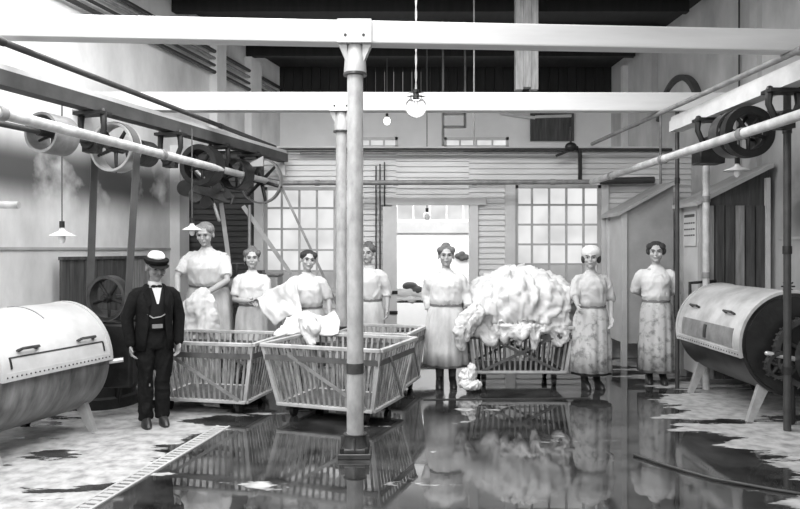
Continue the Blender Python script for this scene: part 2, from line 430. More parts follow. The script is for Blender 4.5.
# board partition across the hall, with two windows and a doorway
XP0, XP1 = wl(YB), wr(YB)
W1 = (bx(264), bx(352), bz(292), bz(187)); W2 = (bx(515), bx(601), bz(284), bz(185)); DR = (bx(396), bx(469), 0, bz(205))
ZT = bz(151)
def boards(mb, x0, x1, z0, z1, y, pitch=0.082):
    z = z0
    while z < z1-.005:
        h = min(pitch, z1-z)
        mb.prism([(x0, y, z), (x0, y+.022, z+h), (x0, y+.06, z+h), (x0, y+.06, z)], (x1-x0, 0, 0)); z += pitch
m = MB()
boards(m, W1[0], W1[1], 0, W1[2], YB); boards(m, W1[0]-.001, DR[0], W1[3], ZT, YB)
boards(m, W1[1], DR[0], 0, W1[3], YB); boards(m, DR[0], DR[1], DR[3], ZT, YB)
boards(m, DR[1], W2[0], 0, W2[3], YB); boards(m, DR[1], XP1, W2[3], ZT, YB)
boards(m, W2[0], W2[1], 0, W2[2], YB); boards(m, W2[1], XP1, 0, W2[3], YB)
WB = struct(m.build('wall_back', 'clap', smooth=0))
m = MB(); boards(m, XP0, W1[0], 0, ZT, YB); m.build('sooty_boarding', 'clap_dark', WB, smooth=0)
window('window_1', W1[0], W1[1], W1[2], W1[3], YB+.02, 5, 5, .03, 'trim_grey', 1)
window('window_2', W2[0], W2[1], W2[2], W2[3], YB+.02, 5, 5, .03, 'trim_grey', 1)
# casings
m = MB()
cw = .13
m.box((W1[0]-.07, YB-.02, (W1[2]+W1[3])/2), (.14, .05, W1[3]-W1[2]+.1))
m.box((W2[0]-.075, YB-.02, bz(184)/2), (.15, .05, bz(184)))
m.box((W2[1]+.05, YB-.02, (W2[2]+W2[3])/2-.1), (.1, .05, W2[3]-W2[2]+.2))
m.box(((W2[0]+W2[1])/2, YB-.04, W2[2]-.03), (W2[1]-W2[0]+.2, .12, .05)); m.box(((W1[0]+W1[1])/2, YB-.04, W1[2]-.03), (W1[1]-W1[0]+.1, .12, .05))
struct(m.build('trim_4', 'trim', smooth=0))
m = MB()
m.box((DR[1]+.07, YB-.02, DR[3]/2), (.12, .05, DR[3])); m.box(((DR[0]+DR[1])/2, YB-.025, DR[3]+.05), (DR[1]-DR[0]+.5, .06, .10))
m.box((DR[0]-.03, YB-.02, DR[3]/2), (.06, .05, DR[3]))
struct(m.build('trim_5', 'trim', smooth=0))
m = MB(); m.box(((XP0+XP1)/2, YB+.03, ZT+.03), (XP1-XP0, .14, .06)); struct(m.build('trim_6', 'trim', smooth=0))
# open door leaf swung towards us on the left jamb
d = MB(); dx0, dx1 = bx(383), bx(397)
d.box(((dx0+dx1)/2, YB-.08, bz(207)/2+.02), (dx1-dx0, .05, bz(207)-.04)); DO = struct(d.build('door_1', 'trim', smooth=0))
h = MB(); h.box((dx1-.05, YB-.112, bz(292)), (.12, .015, .05)); h.build('hinge', 'iron', DO)
h = MB(); h.box((dx1-.05, YB-.112, bz(312)), (.12, .015, .05)); h.build('hinge', 'iron', DO)
# dado line, pilasters
def wall_strip(name, wf, sgn, Ya, Yb_, z0, z1, th, mt):
    m = MB(); m.prism([(wf(Ya)-sgn*.05, Ya, z0), (wf(Yb_)-sgn*.05, Yb_, z0), (wf(Yb_)+sgn*th, Yb_, z0), (wf(Ya)+sgn*th, Ya, z0)], (0, 0, z1-z0))
    return struct(m.build(name, mt, smooth=0))
wall_strip('trim_7', wl, 1, 4.5, 10.3, 1.60, 1.63, .015, 'trim_grey')
wall_strip('trim_8', wl, 1, 11.1, 11.4, 0, ZC-.2, .12, 'plaster'); wall_strip('trim_9', wl, 1, 12.3, 12.7, 0, ZC-.2, .12, 'plaster')
wall_strip('trim_10', wl, 1, 10.0, 10.25, 0, 3.1, .14, 'plaster')
wall_strip('trim_11', wr, -1, 11.6, 11.8, 0, ZC-.2, .1, 'trim_grey'); wall_strip('trim_12', wr, -1, 8.55, 8.72, 2.6, ZC-.2, .06, 'trim_grey')
wall_strip('trim_13', wr, -1, 12.9, 13.0, 0, ZC-.2, .1, 'trim'); wall_strip('trim_14', wr, -1, 4.5, 8.2, 1.72, 1.75, .015, 'trim_grey')
# arched window head on the right wall
m = MB(); m.annulus((wr(10.8)-.02, 10.8, 3.42), (1, 0, 0), .86, .78, .1, 30, -PI*.38, PI*.38); struct(m.build('trim_15', 'beam_dark'))

# ------------------------------------------------------------------ beams and columns
def beam(p0, p1, wd, h, label):
    m = MB(); m.bar(p0, p1, wd, h)
    o = m.build('roof_beam', 'beam', smooth=0, bevel=.012); return tag(o, label, 'beam')
s1 = (5.6-5.23)/6.2
def y1(x): return 5.23+(x+3.0)*s1
beam((-4.62, y1(-4.62)+.075, 3.29), (4.7, y1(4.7)+.075, 3.28), .15, .175, 'long whitewashed cross beam nearest the camera, high across the top')
beam((-3.78, 8.1, 3.31), (4.45, 8.1, 3.30), .15, .215, 'second whitewashed cross beam further back, behind the hanging globe bulb')
def column(x, y, label, zt=3.2):
    t = thing('iron_column', label, 'column', (x, y, 0))
    m = MB(); m.box((x, y, .02), (.25, .25, .04)); m.box((x, y, .055), (.2, .2, .03)); m.build('base_plate', 'iron_mid', t, bevel=.006)
    for sx in (-1, 1):
        for sy in (-1, 1):
            m = MB(); m.cyl((x+sx*.095, y+sy*.095, .04), (x+sx*.095, y+sy*.095, .075), .016, seg=6); m.build('bolt', 'iron', t)
    m = MB(); m.tube([(x, y, .06), (x, y, .1), (x, y, .16), (x, y, .17)], [.1, .085, .078, .092], 24, caps=False); m.build('foot', 'iron_mid', t)
    m = MB()
    for a in range(4): m.box((x+.085*math.cos(a*PI/2), y+.085*math.sin(a*PI/2), .1), (.05, .012, .1), Matrix.Rotation(a*PI/2, 3, 'Z'))
    m.build('foot_rib', 'iron_mid', t)
    m = MB(); m.tube([(x, y, .16), (x, y, zt-.22)], [.066, .062], 28, caps=False); sh = m.build('shaft', 'column', t)
    m = MB(); m.cyl((x, y, .64), (x, y, .72), .069, seg=28); m.build('band', 'iron_mid', sh)
    m = MB(); m.tube([(x, y, zt-.23), (x, y, zt-.21), (x, y, zt-.10), (x, y, zt-.0)], [.085, .088, .082, .06], 24, caps=False); m.build('capital', 'column', t)
    m = MB(); m.cyl((x, y, zt-.24), (x, y, zt-.222), .092, seg=24); m.build('collar', 'iron_mid', t)
    for sx in (-1, 1):
        m = MB(); m.prism([(x+sx*.06, y-.05, zt-.16), (x+sx*.06, y-.05, zt), (x+sx*.13, y-.05, zt)], (0, .1, 0)); m.build('gusset', 'column', t, smooth=0)
    m = MB(); m.box((x, y-.085, zt+.085), (.26, .02, .18)); pl = m.build('bracket_plate', 'beam', t, smooth=0)
    for sx in (-1, 1):
        m = MB(); m.cyl((x+sx*.07, y-.10, zt+.05), (x+sx*.07, y-.092, zt+.05), .012, seg=8); m.build('bolt', 'iron', pl)
    return t
column(-.35, y1(-.35)+.075, 'painted iron column standing in the wet centre floor before the baskets')
column(-.68, 8.1, 'painted iron column further back, behind the baskets by the window')

# ------------------------------------------------------------------ pipes and line shafts
def pipe(name, pts, r, mt, label, cat='pipe', collars=0, seg=12):
    m = MB(); m.tube(pts, r, seg, caps=False)
    if collars:
        o = thing(name, label, cat, pts[0]); m.build('tube', mt, o)
        L = [Vector(p) for p in pts]
        for i in range(collars):
            f = (i+.5)/collars*(len(L)-1); k = int(f); q = L[k].lerp(L[k+1], f-k); d = (L[k+1]-L[k]).normalized()
            c = MB(); c.cyl(q-d*.035, q+d*.035, r*1.22, seg=14); c.build('collar', 'pipe_mid' if mt != 'pipe_dark' else 'iron', o)
        return o
    return tag(m.build(name, mt), label, cat)
pipe('steam_pipe', [V(-3.05, 3.6, 2.52), P(0, 113, 4.79), P(278, 184, 10.0)], .043, 'pipe', 'thick pale lagged steam pipe running back along the left wall', collars=5)
pipe('steam_pipe', [V(3.0, 3.6, 2.60), P(800, 115, 5.2), P(592, 182, 10.0)], .043, 'pipe', 'thick pale lagged steam pipe running back along the right side', collars=6)
pipe('steam_pipe', [P(278, 183, 10.05), P(592, 182, 10.05)], .035, 'pipe_mid', 'grey pipe crossing the board partition just above the windows', collars=4)
pipe('sprinkler_pipe', [V(-3.1, 3.6, 3.10), P(0, 41, 5.01), P(275, 147, 10.25)], .026, 'pipe_dark', 'thin dark pipe above the left longitudinal beam', collars=3)
pipe('sprinkler_pipe', [V(3.25, 3.6, 3.19), P(800, 50, 5.52), P(592, 144, 10.25)], .026, 'pipe_mid', 'thin pipe running above the right longitudinal beam', collars=3)
pipe('cross_pipe', [P(276, 149, 10.25), P(672, 149.5, 10.25)], .02, 'pipe_dark', 'thin dark pipe along the top edge of the board partition')
pipe('cross_pipe', [P(300, 153, 10.3), P(560, 153, 10.3)], .016, 'pipe_mid', 'thinner grey pipe close under the dark pipe on the partition top')
pipe('branch_pipe', [P(600, 181, 10.28), P(654, 180, 10.28)], .05, 'pipe_dark', 'short thick dark pipe on the partition right of the second window')
for i, (px, q) in enumerate(((376, 'left'), (380, 'middle'), (384.5, 'right'))):
    pipe('riser_pipe', [P(px, 166+i*-2, 10.33), P(px, 300, 10.33)], .011, 'pipe_dark', '%s one of three thin risers on the boards left of the doorway' % q, 'pipe')
pipe('overhead_pipe', [V(wl(7.5)+.08, 7.5, 4.42), V(wl(13.6)+.08, 13.6, 4.42)], .03, 'pipe_dark', 'lowest of four dark pipes high on the left wall')
pipe('overhead_pipe', [V(wl(7.5)+.08, 7.5, 4.53), V(wl(13.6)+.08, 13.6, 4.53)], .022, 'pipe_dark', 'second lowest of four dark pipes high on the left wall')
pipe('overhead_pipe', [V(wl(7.5)+.08, 7.5, 4.64), V(wl(13.6)+.08, 13.6, 4.64)], .022, 'pipe_mid', 'second highest of four dark pipes high on the left wall')
pipe('overhead_pipe', [V(wl(7.5)+.08, 7.5, 4.75), V(wl(13.6)+.08, 13.6, 4.75)], .03, 'pipe_dark', 'highest of four dark pipes high on the left wall')
pipe('wall_pipe', [V(wl(5.6), 5.6, 1.96), P(19, 205, 5.5)], .028, 'pipe', 'short pale pipe stub sticking out at the far left', 'pipe')
pipe('support_post', [V(3.43, 6.2, 0), V(3.43, 6.2, 3.2)], .032, 'pipe_dark', 'dark iron pipe post in front of the right machine', 'post', collars=3)
pipe('support_post', [V(3.20, 8.08, 0), V(3.20, 8.08, 3.2)], .024, 'pipe_dark', 'thin dark pipe post beside the smiling woman at right', 'post', collars=2)
pipe('vent_pipe', [V(3.52, 8.05, 0), V(3.52, 8.05, 2.62)], .038, 'pipe', 'white vertical pipe in front of the lean-to closet with the notice', 'pipe', collars=3)
pipe('wall_conduit', [V(wr(9.0)-.04, 9.0, 2.6), V(wr(9.0)-.04, 9.0, 5.0)], .012, 'pipe_dark', 'thin vertical conduit high on the right wall', 'pipe')
pipe('wall_conduit', [P(660.5, 112, 10.2), P(660.5, 238, 10.2)], .018, 'pipe_mid', 'thin vertical conduit on the wall above the farther closet', 'pipe')
pipe('tap_pipe', [P(690, 301, 8.15), P(690, 283, 8.15), P(716, 281, 8.15)], .02, 'iron', 'bent black water pipe behind the right machine', 'pipe')
pipe('tie_rod', [P(474, 0, 9.0)+V(0, 0, 1.0), P(474, 145, 9.0)], .010, 'pipe_mid', 'thin vertical rod hanging from the roof beside the wooden duct', 'rod')
# bracket and post on the partition top at right
t = thing('pipe_bracket', 'dark bracket and short post on the partition top right of centre', 'bracket', P(580, 182, 10.2))
m = MB(); m.bar(P(580, 149, 10.2), P(580, 180, 10.2), .05, .05, (0, 1, 0)); m.build('post', 'iron', t, smooth=0)
m = MB(); m.bar(P(556, 156, 10.2), P(578, 147, 10.2), .035, .035); m.build('arm', 'iron', t, smooth=0)
m = MB(); m.ell(P(571, 147, 10.2), (.09, .06, .07)); m.tube([P(571, 147, 10.2), P(570, 128, 10.2)], .015, 8); m.build('valve', 'iron', t)
# wooden duct in the roof
t = thing('wooden_duct', 'wooden boxed duct hanging from the dark roof', 'duct', P(526, 90, 9.0))
for k, px in enumerate((519, 526.5, 534)):
    m = MB(); a = P(px, 90-(2 if k == 1 else 0), 9.0); m.box((a.x, a.y+.02*abs(k-1), a.z+.8), (.095, .12, 1.6)); m.build('board', 'wood', t, smooth=0)
# things on the far wall above the partition
t = thing('lamp_rack', 'small dark rack hanging from the roof, seen above the partition behind the globe bulb', 'rack', P(455, 130, 11))
m = MB()
m.bar(P(443, 113, 11), V(P(443, 113, 11).x, 11, ZC+.01), .03, .03, (0, 1, 0)); m.bar(P(465, 113, 11), V(P(465, 113, 11).x, 11, ZC+.01), .03, .03, (0, 1, 0))
for a, b in (((443, 113), (443, 146)), ((465, 113), (465, 128)), ((443, 127), (465, 127)), ((443, 114), (465, 114))): m.bar(P(*a, 11), P(*b, 11), .04, .04, (0, 1, 0))
m.build('bars', 'iron_mid', t, smooth=0)
t = thing('wall_panel', 'dark square panel on the far wall above the right window', 'panel', P(552, 140, 13.7))
m = MB(); a = P(552, 127, 13.72); m.box(a, (.85, .05, .55)); m.build('board', 'wood_dark', t, smooth=0)
m = MB(); m.bar(P(500, 113, 13.68), P(535, 118, 13.68), .09, .05); m.bar(P(535, 117, 13.68), P(571, 116, 13.68), .09, .05); m.build('top_rail', 'trim', t, smooth=0)

def lb(Y): return -1.73-.293*(10.1-Y)         # left shaft line X
LA = V(.281, .96, 0).normalized()
def long_beam(name, p0, p1, mt, label):
    m = MB(); m.bar(p0, p1, .15, .12); o = thing(name, label, 'beam', p0); m.build('timber', mt[0], o, smooth=0)
    m = MB(); m.bar(V(*p0)+V(0, 0, .085), V(*p1)+V(0, 0, .085), .11, .045); m.build('cap_board', mt[1], o, smooth=0)
    return o
long_beam('shaft_beam', (lb(3.8), 3.8, 2.92), (lb(10.2), 10.2, 2.94), ('beam_dark', 'beam'), 'dark longitudinal beam on the left carrying the pulleys')
long_beam('shaft_beam', (3.28, 3.8, 3.0), (3.13, 7.95, 3.0), ('beam', 'beam'), 'white longitudinal beam on the right carrying pulleys')
def wheel(parent, c, ax, R, wd, rim_t, mt_rim, nsp=5, mt='iron', solid=False):
    c = V(*c); m = MB(); m.annulus(c, ax, R, R-rim_t, wd, 44); rim = m.build('rim', mt_rim, parent)
    m = MB(); m.cyl(c-ax*wd*.6, c+ax*wd*.6, R*.2, seg=16); m.build('hub', mt, parent)
    e1 = ax.cross(V(0, 0, 1)).normalized(); e2 = ax.cross(e1)
    for k in range(nsp):
        a = 2*PI*k/nsp+.3; dd = e1*math.cos(a)+e2*math.sin(a)
        m = MB(); m.tube([c+dd*R*.15, c+dd*(R-rim_t*.5)], [.022*R/.25, .016*R/.25], 8); m.build('spoke', mt, parent)
    return rim
def shaft(name, p0, p1, r, label):
    m = MB(); m.cyl(p0, p1, r, seg=14); return tag(m.build(name, 'iron_mid'), label, 'shaft')
shaft('line_shaft', (lb(4.2), 4.2, 2.58), (lb(10.1), 10.1, 2.58), .025, 'long steel line shaft under the left dark beam')
shaft('line_shaft', (3.26, 4.2, 2.7), (3.15, 7.6, 2.7), .025, 'long steel line shaft under the right white beam')
def pulley(c, ax, R, wd, label, mt='pipe_mid', nsp=5, rt=.022):
    t = thing('pulley', label, 'pulley', c); wheel(t, c, ax, R, wd, rt, mt, nsp); return t
pulley((lb(5.94), 5.94, 2.58), LA, .17, .26, 'wide drum pulley on the left shaft, nearest the camera')
pulley((lb(6.71), 6.71, 2.58), LA, .235, .16, 'spoked pulley on the left shaft with the two dark belts', 'steel')
pulley((lb(9.55), 9.55, 2.54), LA, .31, .07, 'large spoked wheel at the far end of the left shaft', 'pipe_mid', 6)
pulley((lb(8.9), 8.9, 2.56), LA, .20, .22, 'dark pulley among machinery above the large woman', 'iron')
pulley((lb(8.15), 8.15, 2.58), LA, .24, .20, 'wide black pulley on the left shaft, between the two hangers above the women', 'iron', rt=.06)
pulley((lb(7.1), 7.1, 2.58), LA, .13, .2, 'small black pulley on the left shaft, just past the spoked one', 'iron', rt=.05)
RA = V(-.032, 1, 0).normalized()
pulley((3.19, 6.42, 2.68), RA, .235, .09, 'large dark pulley on the right shaft, near the post', 'iron', rt=.07)
pulley((3.185, 6.66, 2.7), RA, .22, .16, 'wide dark pulley behind the large one on the right shaft', 'iron_mid')
def hanger(c, ax, ztop, label, w_=.17):
    t = thing('shaft_hanger', label, 'hanger', c); c = V(*c); sd = ax.cross(V(0, 0, 1)).normalized()
    for s in (-1, 1):
        m = MB(); m.tube([V(c.x, c.y, ztop)+sd*s*w_*.7, c+sd*s*w_*.75+V(0, 0, .12), c+sd*s*w_*.35+V(0, 0, -.03), c+V(0, 0, -.07)], [.034, .028, .03, .03], 8); m.build('arm', 'iron', t)
    m = MB(); m.box((c.x, c.y, ztop-.015), (.3, .16, .03), Matrix.Rotation(math.atan2(-ax.x, ax.y), 3, 'Z')); m.build('top_plate', 'iron', t)
    m = MB(); m.cyl(c-ax*.08, c+ax*.08, .065, seg=14); m.box(c+V(0, 0, -.05), (.13, .13, .08)); m.build('bearing', 'iron', t)
    return t
hanger((lb(6.4), 6.4, 2.58), LA, 2.86, 'black iron shaft hanger between the two nearer left pulleys')
hanger((lb(7.55), 7.55, 2.58), LA, 2.86, 'black iron shaft hanger on the left beam, above the capped man')
hanger((lb(8.5), 8.5, 2.58), LA, 2.86, 'black iron shaft hanger on the left beam, over the leaning woman')
hanger((lb(9.25), 9.25, 2.58), LA, 2.86, 'black iron shaft hanger beside the large end wheel at left')
hanger((3.165, 7.15, 2.7), RA, 2.94, 'black iron shaft hanger on the right beam')
hanger((3.205, 5.85, 2.7), RA, 2.94, 'black iron shaft hanger at the top right, by the post')
m = MB(); m.box((3.17, 7.2, 2.58), (.26, .22, .2)); tag(m.build('gear_box', 'iron', bevel=.015), 'black square box on the right shaft under its hanger', 'box')
# clutter of gears and clutch at the far end of the left shaft
t = thing('clutch_gear', 'black clutch machinery below the far end of the left beam', 'machinery', (lb(9.0)-.32, 9.0, 2.3))
m = MB(); c0 = V(lb(9.0)-.32, 9.0, 2.42)
m.box(c0+V(-.12, .05, .1), (.42, .3, .36)); m.build('housing', 'iron', t, bevel=.03)
m = MB(); m.box(c0+V(.05, -.3, -.12), (.5, .1, .12), Matrix.Rotation(.3, 3, 'Y')); m.build('lever_plate', 'iron_mid', t, bevel=.01)
for k in range(5):
    m = MB(); q = c0+V(-.3+.14*k, -.25-.03*k, -.05-.09*(k % 3)); m.cyl(q-V(0, .06, 0), q+V(0, .06, 0), .10-.012*k, seg=18); m.build('gear', 'iron_mid' if k % 2 else 'iron', t)
m = MB(); m.tube([c0+V(.0, -.25, -.1), c0+V(.12, -.28, -.45)], .02, 8); m.tube([c0+V(-.2, -.25, .2), c0+V(.2, -.28, -.2)], .02, 8); m.build('lever', 'steel', t)
m = MB(); m.prism([P(243, 167, 9.0), P(263, 156, 9.0), P(263, 166, 9.0)], (0, .06, 0)); tag(m.build('belt_guard', 'trim_grey', smooth=0), 'small pale triangular guard plate beside the large end wheel at left', 'guard')
m = MB(); m.prism([P(274, 172, 10.2), P(284, 158, 10.2), P(285, 176, 10.2)], (0, .1, 0)); tag(m.build('beam_gusset', 'trim', smooth=0), 'pale triangular gusset at the far end of the left beam', 'bracket')

def belt(name, p1, r1, p2, r2, ax, wd, mt, label):
    p1 = V(*p1); p2 = V(*p2); ax = V(*ax).normalized()
    e1 = p2-p1; e1 -= ax*ax.dot(e1); L = e1.length; e1.normalize(); e2 = ax.cross(e1); p2 = p1+e1*L
    th0 = math.acos((r1-r2)/L); pts = []
    for k in range(17):
        a = th0+(2*PI-2*th0)*k/16; pts.append(p1+(e1*math.cos(a)+e2*math.sin(a))*r1)
    for k in range(17):
        a = -th0+2*th0*k/16; pts.append(p2+(e1*math.cos(a)+e2*math.sin(a))*r2)
    m = MB(); n = len(pts); vr = []; cc = (p1+p2)/2
    for i, p in enumerate(pts):
        t = (pts[(i+1) % n]-pts[i-1]).normalized(); o = t.cross(ax)*.006
        if o.dot(p-(p1 if i < 17 else p2)) < 0: o = -o
        vr.append([m.bm.verts.new(p+s*ax*wd/2+q*o) for s, q in ((-1, 0), (-1, 1), (1, 1), (1, 0))])
    for i in range(n):
        A = vr[i]; B = vr[(i+1) % n]
        for k in range(4): m.bm.faces.new((A[k], A[(k+1) % 4], B[(k+1) % 4], B[k]))
    return tag(m.build(name, mt), label, 'belt')
XW = (-2.80, 6.735, 1.14)
belt('drive_belt', (lb(6.71), 6.71, 2.58), .237, XW, .215, LA, .10, 'belt_dark', 'dark leather belt from the left shaft down to the spoked wheel')

def flat_belt(pa, pb, wd, mt, label):
    m = MB(); m.bar(pa, pb, wd, .008, (0, -1, .2)); return tag(m.build('drive_belt', mt, smooth=0), label, 'belt')
# ------------------------------------------------------------------ spin extractor (belt-driven) behind the man
t = thing('spin_extractor', 'dark belt-driven spin extractor with spoked wheel behind the capped man', 'machine', (-3.12, 7.32, 0))
m = MB(); m.tube([(-3.12, 7.32, .0), (-3.12, 7.32, .1), (-3.12, 7.32, .12), (-3.12, 7.32, .85), (-3.12, 7.32, .88)], [.37, .37, .34, .34, .37], 32, caps=False); m.build('tub', 'iron', t)
m = MB(); m.tube([(-3.12, 7.32, .87), (-3.12, 7.32, .93), (-3.12, 7.32, .97)], [.34, .30, .1], 28, caps=False); m.build('cover', 'iron', t)
m = MB(); wc = V(*XW); m.cyl(wc-LA*.1, wc+LA*.55, .025, seg=12); m.build('shaft', 'iron_mid', t)
wheel(t, XW, LA, .215, .1, .03, 'iron_mid', 5)
m = MB(); q = wc+LA*.38; m.tube([q+V(-.18, 0, -1.13), q+V(-.04, 0, .0)], .035, 8); m.tube([q+V(.18, 0, -1.13), q+V(.04, 0, .0)], .035, 8); m.cyl(q-LA*.05, q+LA*.05, .07, seg=12); m.build('stand', 'iron', t)
m = MB(); q = wc+V(-.03, -.06, -.25); m.box(q+V(.12, .1, -.3), (.3, .2, .62)); m.build('gear_case', 'iron', t, bevel=.03)
# plank guard on the wall behind it
t = thing('plank_guard', 'dark vertical plank screen on the left wall behind the spoked wheel', 'screen', (wl(8.5)+.1, 8.5, 0))
def wp(Y, off, z): return V(wl(Y)+off, Y, z)
Yg = 7.7
while Yg < 9.35:
    a = wp(Yg, .10, 0); b = wp(Yg+.105, .10, 0); dd = V(.04, -.01, 0)
    m = MB(); m.prism([a, b, b+dd, a+dd], (0, 0, 1.5)); m.build('plank', 'wood_dark' if Yg < 8.85 else 'wood', t, smooth=0); Yg += .115
m = MB(); m.prism([wp(7.68, .10, 1.49), wp(9.38, .10, 1.49), wp(9.38, .16, 1.49), wp(7.68, .16, 1.49)], (0, 0, .035)); m.build('top_rail', 'wood_dark', t, smooth=0)
m = MB(); m.prism([wp(7.68, .02, .2), wp(9.38, .02, .2), wp(9.38, .10, .2), wp(7.68, .10, .2)], (0, 0, .08)); m.build('rail', 'wood_dark', t, smooth=0)

# ------------------------------------------------------------------ washing machines
def washer(label, c, rz, L, R, zc, side, lid_m, drum_m, edge_deg, seam_deg, handle_deg, panel):
    """axis along local Y, room side = +X*side"""
    t = thing('washing_machine', label, 'machine', (c[0], c[1], 0), rz)
    def arc(mb, r0, r1, y0_, y1_, a0, a1, seg=30):
        # angles measured from the room side, up positive
        vr = []
        for k in range(seg+1):
            a = a0+(a1-a0)*k/seg; cs, sn = math.cos(a)*side, math.sin(a)
            vr.append([mb.bm.verts.new((r*cs, y, zc+r*sn)) for r, y in ((r0, y0_), (r1, y0_), (r1, y1_), (r0, y1_))])
        for A, B in zip(vr, vr[1:]):
            for i in range(4): mb.bm.faces.new((A[i], A[(i+1) % 4], B[(i+1) % 4], B[i]))
        mb.bm.faces.new(vr[0]); mb.bm.faces.new(list(reversed(vr[-1])))
    rad = math.radians
    m = MB(); m.cyl((0, -L/2, zc), (0, L/2, zc), R, seg=56); dr = m.build('drum', drum_m, t, local=True)
    m = MB(); arc(m, R+.001, R+.018, -L/2-.012, L/2+.012, rad(edge_deg), rad(180-edge_deg*.5)); lid = m.build('lid', lid_m, t, local=True)
    m = MB(); arc(m, R+.016, R+.026, -L/2-.012, L/2+.012, rad(edge_deg), rad(edge_deg+7), 4); st = m.build('edge_strip', lid_m, lid, local=True)
    for k in range(26):
        y = -L/2+.03+(L-.06)*k/25; a = rad(edge_deg+3.5); m = MB(); m.ell((side*(R+.027)*math.cos(a), y, zc+(R+.027)*math.sin(a)), (.007, .007, .007), 8, 6); m.build('rivet', 'iron_mid', st, local=True)
    for y in (-L/2-.014, L/2-.022):
        m = MB(); arc(m, R+.012, R+.03, y, y+.036, rad(edge_deg), rad(178-edge_deg*.5)); m.build('end_hoop', lid_m, lid, local=True)
    if seam_deg is not None:
        m = MB(); arc(m, R+.016, R+.0215, -L/2+.08, L/2-.08, rad(seam_deg), rad(seam_deg+1.4), 2); m.build('door_seam', 'iron_mid', lid, local=True)
        for y in (-L/2+.075, L/2-.085):
            m = MB(); arc(m, R+.016, R+.024, y, y+.014, rad(seam_deg-9), rad(seam_deg+1), 4); m.build('latch', 'iron', lid, local=True)
        m = MB(); arc(m, R+.016, R+.023, L*.02, L*.02+.012, rad(55), rad(100), 8); m.build('hinge_strap', 'pipe_mid', lid, local=True)
    for y in (-L*.27, L*.27):
        a = rad(handle_deg); n = V(side*math.cos(a), 0, math.sin(a)); p = V(0, y, zc)+n*(R+.018)
        m = MB(); m.tube([p+V(0, -.085, 0), p+V(0, -.075, 0)+n*.04, p+V(0, .075, 0)+n*.04, p+V(0, .085, 0)], .012, 8)
        hd = m.build('handle', 'iron_mid', lid, local=True)
        m = MB(); m.box(p+n*.004+V(0, -.085, 0), (.05, .04, .012), Matrix.Rotation(-a*side if side > 0 else a, 3, 'Y')); m.box(p+n*.004+V(0, .085, 0), (.05, .04, .012), Matrix.Rotation(-a*side if side > 0 else a, 3, 'Y')); m.build('handle_plate', 'iron_mid', lid, local=True)
    if panel:
        m = MB(); arc(m, R+.017, R+.024, -L*.40, L*.40, rad(edge_deg+9), rad(edge_deg+30), 8); m.build('front_panel', 'pipe_mid', lid, local=True)
        m = MB(); arc(m, R+.02, R+.032, -.03, .03, rad(edge_deg+12), rad(edge_deg+27), 5); m.build('catch', 'iron_mid', lid, local=True)
    for sy in (-1, 1):
        m = MB(); m.cyl((0, sy*(L/2-.001), zc), (0, sy*(L/2+.03), zc), R-.03, seg=48); m.build('end_plate', 'iron', t, local=True)
        for sx in (-1, 1):
            y = sy*(L/2-.07)
            m = MB(); m.prism([(sx*R*.42, y-.03, zc-R*.86), (sx*R*.60, y-.03, zc-R*.74), (sx*(R*.84), y-.03, 0), (sx*(R*.84-.055), y-.03, 0)], (0, .05, 0))
            m.build('leg', 'steel' if sx == side else 'iron', t, local=True, smooth=0)
    return t
# left machine: axis from near (-3.36,5.24) to far (-3.03,6.34)
ml = washer('pale galvanised drum washing machine with two lid handles at far left', (-3.2, 5.79), -math.atan2(.287, .958), 1.15, .48, .63, 1, M['lid'], M['drum'], 0, 19, 25, False)
m = MB(); m.cyl((.40, .55, .60), (.56, .66, .62), .022, seg=12); m.build('drain_tap', 'steel', ml, local=True)
mr = washer('zinc-lidded drum washing machine with gears on its near end, at right', (3.64, 7.21), 0, 1.46, .48, .72, -1, M['lid_right'], M['drum_dark'], -14, None, 32, True)
# drive gear on the near end of the right machine
ye = -.73-.09
for nm, c, R, wd, rt, mt in (('drive_gear', (.10, 0, .66), .33, .05, .05, 'iron_mid'), ('pinion', (-.2, -.03, .55), .12, .06, .03, 'iron_mid'), ('belt_wheel', (.22, -.12, .62), .30, .09, .03, 'iron_mid')):
    m = MB(); cc = V(c[0], ye+c[1], c[2]); ax = V(0, 1, 0)
    m.annulus(cc, ax, R, R-rt, wd, 44); m.cyl(cc-ax*wd*.7, cc+ax*wd*.7, R*.2, seg=16)
    for k in range(5):
        a = 2*PI*k/5+.2; dd = V(math.cos(a), 0, math.sin(a)); m.tube([cc+dd*R*.1, cc+dd*(R-rt*.5)], .018, 8)
    if nm != 'belt_wheel':
        for k in range(int(R*110)):
            a = 2*PI*k/int(R*110); dd = V(math.cos(a), 0, math.sin(a)); m.box(cc+dd*(R+.006), (.02, wd*.9, .014), Matrix.Rotation(-a, 3, 'Y'))
    m.build(nm, mt, mr, local=True)
m = MB(); m.tube([(.1, ye-.3, .66), (.1, ye+.2, .66)], .03, 10); m.tube([(.22, ye-.4, .62), (.22, ye+.2, .62)], .03, 10); m.build('axle', 'iron', mr, local=True)
m = MB(); m.tube([(-.30, ye-.02, .66), (.0, ye-.08, .60)], .022, 10); m.build('shift_lever', 'steel', mr, local=True)
m = MB(); m.tube([(.15, ye-.1, .06), (.15, ye-.02, .35)], [.03, .03], 8); m.tube([(-.05, ye+.02, .03), (-.05, ye+.02, .4)], .03, 8); m.ell((.12, ye-.12, .30), (.05, .03, .05)); m.build('gear_stand', 'iron', mr, local=True)
m = MB(); m.ell((.16, ye-.16, .28), (.045, .03, .045)); m.build('shaft_cap', 'steel', mr, local=True)
m = MB(); m.tube([(-.02, -.62, 1.19), (-.02, -.66, 1.26)], .012, 8)
for k in range(8):
    a = 2*PI*k/8; m.tube([(-.02, -.66, 1.26), (-.02+.06*math.cos(a), -.68, 1.26+.05*math.sin(a))], .007, 6)
m.build('valve_wheel', 'iron', mr, local=True)

